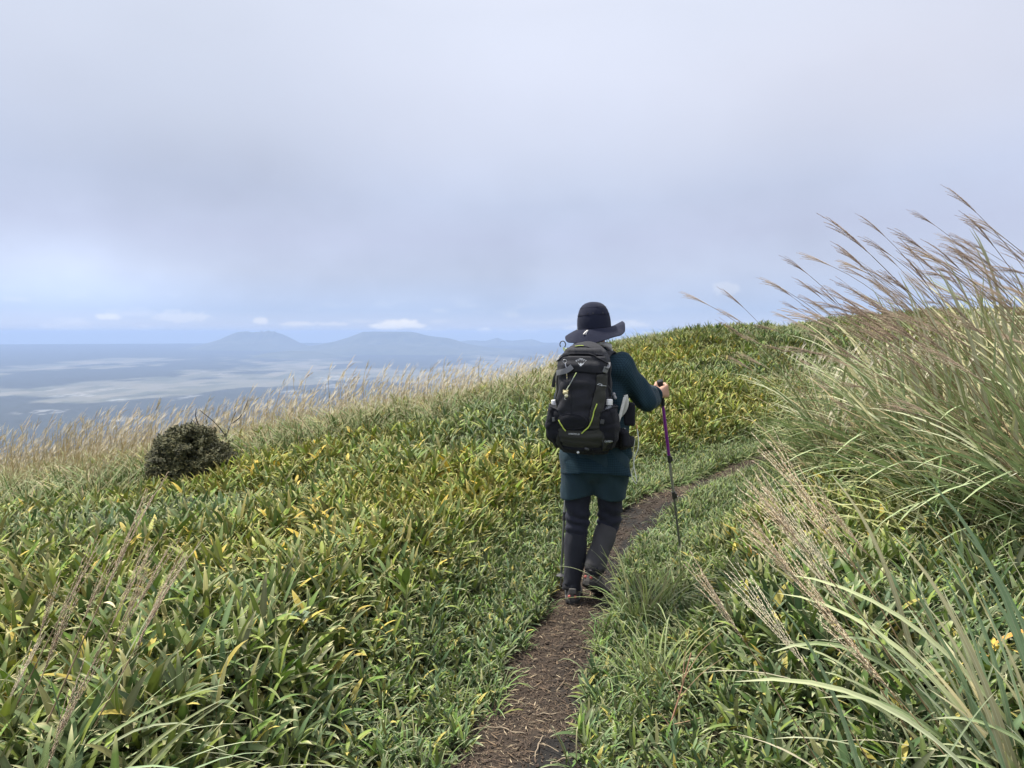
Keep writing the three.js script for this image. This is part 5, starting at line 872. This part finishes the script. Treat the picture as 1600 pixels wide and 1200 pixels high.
{
  const G = 'plumed grass clumps in the lower right corner';
  [[1.48, 2.20, 'plumed grass clump with pale straw feathers spread over the bamboo leaves, lower right', 12, 3, 1.0], [1.46, 1.95, 'plumed grass clump cut by the bottom edge, broad ribbed leaves, lower right', 34, 1, 1.0], [1.12, 2.05, 'plumed grass clump with a reddish stalk low at the bottom edge', 5, 2, 0.85], [1.72, 2.60, 'plumed grass clump with cream feathers at the right edge below the bank', 12, 2, 1.0], [1.50, 2.50, 'plumed grass clump whose largest feather rises above the others, lower right', 8, 4, 1.1], [1.60, 2.06, 'plumed grass clump in the very corner, lower right', 46, 1, 1.0]]
    .forEach(([x, f, label, leaf, stalk, s], k) => clump(nearR, 'plumed_grass', label, 'plumed grass', G, x, f, { seed: 2400 + k * 17, leaf, stalk, r: 0.2, s }));
}
const nearL = pool(960, 18, { lean: [0.55, 1, 0.02], scatter: 0.35, len: 0.84, wid: 0.015, droop: 1.3, rib: true, hues: [[0.27, 0.33, 0.16], [0.22, 0.29, 0.125], [0.33, 0.37, 0.20], [0.24, 0.29, 0.16]], stalks: 7, stalkLen: 0.68, stalkLean: [0.28, 1, -0.25], stalkDroop: 0.16, stalkR: 0.0034, stalkC: [0.24, 0.17, 0.09], plumeC: [0.33, 0.235, 0.155], plumeC1: [0.58, 0.49, 0.36], plumeLen: 0.32, racemes: 7, spread: 0.07, plumeDroop: 0.10, spike: 0.0095, fat: 0.0012 });
{
  const G = 'grass clumps arching right in the lower left corner';
  [[-1.42, 1.95, 'pale arching grass clump in the very bottom left corner', 36, 3], [-1.45, 2.28, 'arching grass clump with two slender brown plumes, lower left', 10, 3], [-1.30, 1.78, 'pale grass leaves arching right along the bottom edge, lower left', 16, 1], [-1.72, 2.65, 'grass clump with dark plume stalks at the left edge', 8, 4], [-1.62, 2.08, 'grass clump at the left edge behind the corner clump, plumes leaning in', 10, 3]]
    .forEach(([x, f, label, leaf, stalk], k) => clump(nearL, 'arching_grass', label, 'grass clump', G, x, f, { seed: 2700 + k * 19, leaf, stalk, r: 0.2, turn: 0.9 }));
}
const sedge = pool(980, 20, { lean: [-0.12, 1, 0.05], scatter: 0.7, len: 0.42, wid: 0.0072, droop: 1.15, rib: false, hues: [[0.21, 0.28, 0.085], [0.27, 0.31, 0.11], [0.15, 0.23, 0.065], [0.33, 0.33, 0.15]] });
{
  const G = 'fine grass tussocks beside the path';
  [[0.66, 3.78, 'fine yellow green grass tussock at the path edge, its blades crossing the right shoe', 120, 1.05], [0.60, 3.10, 'fine grass tussock at the right edge of the path below the hiker', 95, 0.9], [0.84, 3.95, 'smaller fine grass tussock below the tip of the purple pole', 60, 1.0], [0.83, 3.32, 'fine grass tussock among the low leaves right of the path', 50, 0.8],
    [3.05, 7.35, 'arching grass tussock at the bend where the path disappears', 80, 1.45], [3.15, 7.55, 'arching grass tussock against the foot of the right bank', 90, 1.6], [2.75, 6.75, 'arching grass tussock on the right path edge before the bend', 60, 1.2], [3.25, 6.85, 'arching grass tussock below the leaning plumes', 80, 1.5], [3.45, 8.3, 'arching grass tussock behind the bend of the path', 80, 1.7], [3.9, 8.9, 'grass tussock farthest along the hidden path', 70, 1.7], [3.3, 9.9, 'grass tussock left of the hidden end of the path', 70, 1.5], [2.55, 5.9, 'low grass tussock between the path and the right bank', 50, 1.1]]
    .forEach(([x, f, label, leaf, s], k) => { const t = clump(sedge, 'grass_tussock', label, 'grass tussock', G, x, f, { seed: 3000 + k * 23, leaf, r: 0.13 * s, s, turn: 6.28 }); });
}
// ------------------------------------------------------------------ bamboo shoots that stand out of the cover, each leaf its own
function shoot(label, x, f, h, hues, seed, n, len, dead) {
  const R = rng(seed), t = thing('bamboo_shoot', label, 'bamboo shoot', V(x, land(x, f), -f)); const m = new MB(); m.tube([V(0, -0.02, 0), V(0.005, h * 0.5, 0), V(0, h, 0)], 0.0022, 5, [0.20, 0.19, 0.09], false); part('stem', m.geo(), strawMat, t);
  for (let k = 0; k < n; k++) { const b = new MB(), az = R() * 0.6 + k / n * 6.28, el = lerp(0.35, 1.25, R()), L = len * (0.7 + 0.5 * R()); bambooLeaf(b, R, V(0, h - 0.02 * k, 0), V(Math.cos(az) * Math.cos(el), Math.sin(el), Math.sin(az) * Math.cos(el)), L, L * 0.19, hues[k % hues.length], dead); part('leaf', b.geo(), leafMat, t); }
}
shoot('blue green bamboo shoot with broad pointed leaves standing above the cover left of the path', -0.87, 3.25, 0.42, [[0.10, 0.155, 0.085], [0.12, 0.17, 0.10]], 41, 6, 0.19);
shoot('bamboo shoot with orange and yellow leaves at the right edge', 1.80, 2.80, 0.40, [[0.52, 0.24, 0.04], [0.50, 0.36, 0.06], [0.12, 0.17, 0.04]], 42, 5, 0.17);
shoot('bamboo shoot with a pair of withered orange leaves right of the purple pole', 1.28, 4.05, 0.30, [[0.50, 0.27, 0.06], [0.48, 0.33, 0.10]], 43, 3, 0.14, true);
shoot('bamboo shoot ending in a single cream dry leaf at far left', -1.72, 3.15, 0.52, [[0.58, 0.50, 0.30], [0.11, 0.16, 0.04]], 44, 2, 0.15);
shoot('bamboo shoot with long upright bright green leaves in the middle of the left cover', -0.50, 3.55, 0.42, [[0.13, 0.19, 0.03], [0.10, 0.16, 0.03]], 45, 6, 0.18);
// ------------------------------------------------------------------ withered stalk, bare twigs, sticks on the path
{
  const R = rng(61), t = thing('withered_stalk', 'withered reddish grass stalk with split dry top right of the path', 'dead stalk', V(0.535, land(0.535, 2.66), -2.66));
  const m = new MB(), c = (t) => (t < 0.35 ? [0.56, 0.46, 0.30] : [0.36, 0.19, 0.12]); m.tube(curve([[0, -0.02, 0], [0.03, 0.10, -0.02], [0.075, 0.22, -0.05], [0.12, 0.36, -0.08]], 18), (t) => 0.0042 - 0.002 * t, 6, c); part('stem', m.geo(), strawMat, t);
  for (const [h, dx, dy, L] of [[0.55, 0.16, 0.16, 1], [0.6, -0.09, 0.14, 1], [0.75, 0.13, 0.18, 1], [0.7, 0.02, 0.20, 1], [0.32, 0.12, 0.015, 1], [0.3, -0.05, 0.06, 1]]) { const b = new MB(), o = V(0.12 * h, 0.36 * h, -0.08 * h); b.tube(curve([o, o.clone().add(V(dx * 0.5, dy * 0.55, -0.01)), o.clone().add(V(dx, dy, (R() - 0.5) * 0.06))], 10), (t) => 0.0022 - 0.0015 * t, 5, [0.44, 0.29, 0.17]); part('side_stem', b.geo(), strawMat, t); }
}
{
  const t = thing('bare_twig', 'dark bare twigs sticking out of the pale grass right of the round bush', 'twig', V(-3.75, land(-3.75, 9.9) + 0.1, -9.9)); const m = new MB(), c = [0.03, 0.024, 0.02];
  for (const p of [[[0, 0, 0], [0.05, 0.45, 0], [0.18, 0.78, 0]], [[0.05, 0.45, 0], [-0.08, 0.62, 0], [-0.28, 0.80, 0.02]], [[0.12, 0.62, 0], [0.25, 0.72, 0.02], [0.34, 0.92, 0]], [[0, 0.2, 0], [-0.22, 0.5, 0], [-0.40, 0.68, 0]], [[-0.3, 0.58, 0], [-0.34, 0.72, 0], [-0.33, 0.82, 0]]]) m.tube(curve(p, 10), (t) => 0.008 - 0.004 * t, 5, c);
  part('branch', m.geo(), std({ vertexColors: true, roughness: 0.9 }), t);
}
[[-0.02, 2.86, 0.17, 0.5, 'bent pale stick lying across the earth path near the bottom edge'], [0.10, 2.72, 0.15, 1.9, 'thin forked stick lying along the path near the bottom edge'], [0.13, 2.98, 0.09, 0.15, 'short thick stick in the middle of the path below the hiker'], [0.20, 3.30, 0.16, 0.1, 'dark stick across the path on the bare soil'], [0.28, 3.62, 0.12, -0.1, 'dark twig across the bare soil just below the shoes'], [0.16, 2.60, 0.10, -0.4, 'pale dry leaf stalk at the bottom edge of the path'], [0.02, 3.12, 0.12, 2.3, 'pale grass stem lying on the left half of the path']]
  .forEach(([x, f, L, a, label], k) => {
    const R = rng(800 + k), t = thing('fallen_stick', label, 'stick', V(x, pathY(x, f) + 0.006, -f)), n = 6, pts = []; for (let i = 0; i <= n; i++) { const s = (i / n - 0.5) * L, px = Math.cos(a) * s + (R() - 0.5) * 0.016, pz = Math.sin(a) * s + (R() - 0.5) * 0.016; pts.push(V(px, pathY(x + px, f - pz) - pathY(x, f) + 0.003 * R(), pz)); }
    const m = new MB(), c = k === 3 || k === 4 ? [0.06, 0.045, 0.035] : [0.27, 0.215, 0.15]; m.tube(curve(pts, 16), (u) => 0.0024 * (0.5 + Math.sin(Math.PI * (0.15 + 0.7 * u)) * 0.6), 6, c); t.userData.group = undefined; delete t.userData.group; part('stick', m.geo(), strawMat, t);
    if (k === 1) { const b = new MB(); b.tube(curve([pts[3], pts[3].clone().add(V(0.03, 0.006, 0.02)), pts[3].clone().add(V(0.07, 0.004, 0.06))], 6), 0.0016, 5, c); part('side_stick', b.geo(), strawMat, t); }
  });
// ------------------------------------------------------------------ the round bush
{
  const bx = -3.62, bf = 8.62, R = rng(70), t = thing('round_bush', 'dark olive rounded evergreen bush among the grass on the left', 'bush', V(bx, land(bx, bf), -bf)), br = new MB(), twigs = [];
  const gy = 0.72 - 0;                                      // crown centre above the ground
  for (let k = 0; k < 16; k++) { const a = k / 16 * 6.28 + R(), e = 0.35 + 0.9 * R(), L = 0.4 + 0.3 * R(), p = V(0.06 * Math.cos(a), 0.1, 0.06 * Math.sin(a)), q = V(Math.cos(a) * Math.cos(e) * L, 0.4 + Math.sin(e) * L * 0.7, Math.sin(a) * Math.cos(e) * L); br.tube(curve([p, p.clone().lerp(q, 0.5).add(V(0, 0.06, 0)), q], 8), (u) => 0.018 - 0.012 * u, 5, [0.055, 0.045, 0.035]); }
  part('trunk', br.geo(), std({ vertexColors: true, roughness: 0.95 }), t);
  const kinds = []; for (let k = 0; k < 4; k++) { const m = new MB(), Q2 = rng(300 + k); for (let j = 0; j < 9; j++) { const a = Q2() * 6.28, e = Q2() * 1.5 - 0.1, d = V(Math.cos(a) * Math.cos(e), Math.sin(e), Math.sin(a) * Math.cos(e)), o = V((Q2() - 0.5) * 0.02, j * 0.004, (Q2() - 0.5) * 0.02), hue = [[0.050, 0.054, 0.016], [0.078, 0.078, 0.023], [0.031, 0.036, 0.013], [0.105, 0.094, 0.031]][Math.floor(Q2() * 4)]; m.ribbon(arc(o, d, 0.026, 0.2, 2), (u) => 0.013 * Math.sin(Math.PI * (0.1 + 0.85 * u)), V().crossVectors(d, up), [[-1, 0.2], [0, 0], [1, 0.2]], () => hue); } kinds.push({ geo: m.geo(), items: [] }); }
  const q = new THREE.Quaternion();
  const lumps = []; for (let k = 0; k < 120; k++) { const a = R() * 6.28, e = Math.asin(lerp(-0.45, 1, R())), r = 0.72 + 0.28 * Math.pow(R(), 0.5); lumps.push([Math.cos(a) * Math.cos(e) * r * 0.44 + 0.05 * Math.sin(e * 3), gy - 0.13 + Math.sin(e) * r * 0.40 - 0.14 * smooth(0.1, 0.6, Math.cos(a) * Math.cos(e)), Math.sin(a) * Math.cos(e) * r * 0.42, 0.045 + 0.085 * R(), 0.75 + 0.5 * R()]); }
  for (const [cx, cy, cz, r, b] of lumps) for (let k = 0; k < 90; k++) { const d = V(R() - 0.5, R() - 0.35, R() - 0.5).normalize(), s = r * Math.pow(R(), 0.28), p = V(cx + d.x * s * 1.2, cy + d.y * s * 0.8, cz + d.z * s * 1.2); if (p.y < 0.10) continue; q.setFromUnitVectors(up, d.clone().add(V(0, 0.6, 0)).normalize()); const z = 0.8 + 0.5 * R(), w = b * (0.8 + 0.4 * R()); kinds[k % 4].items.push([new THREE.Matrix4().compose(p, q, V(z, z, z)), [w, w, w * 0.95]]); }
  for (let k = 0; k < 46; k++) { const a = R() * 6.28, e = lerp(-0.1, 1.4, R()), d = V(Math.cos(a) * Math.cos(e), Math.sin(e), Math.sin(a) * Math.cos(e)), p = V(d.x * 0.42 + 0.04, gy - 0.13 + d.y * 0.36, d.z * 0.40), n = 4 + Math.floor(R() * 5); for (let j = 0; j < n; j++) { const o = p.clone().addScaledVector(d, 0.02 + j * 0.011 * (0.6 + R())).add(V((R() - 0.5) * 0.03, (R() - 0.3) * 0.02, (R() - 0.5) * 0.03)); q.setFromUnitVectors(up, d.clone().add(V(0, 0.8, 0)).normalize()); const w = 0.8 + 0.6 * R(); kinds[j % 4].items.push([new THREE.Matrix4().compose(o, q, V(1, 1, 1)), [w, w, w * 0.9]]); } }
  const crown = new THREE.Group(); crown.name = 'crown'; t.add(crown); t.scale.setScalar(0.9); copies('crown', kinds, phys({ vertexColors: true, roughness: 0.75, side: THREE.DoubleSide, transmission: 0.12, thickness: 0 }), crown);
}
renderer.render(scene, camera);
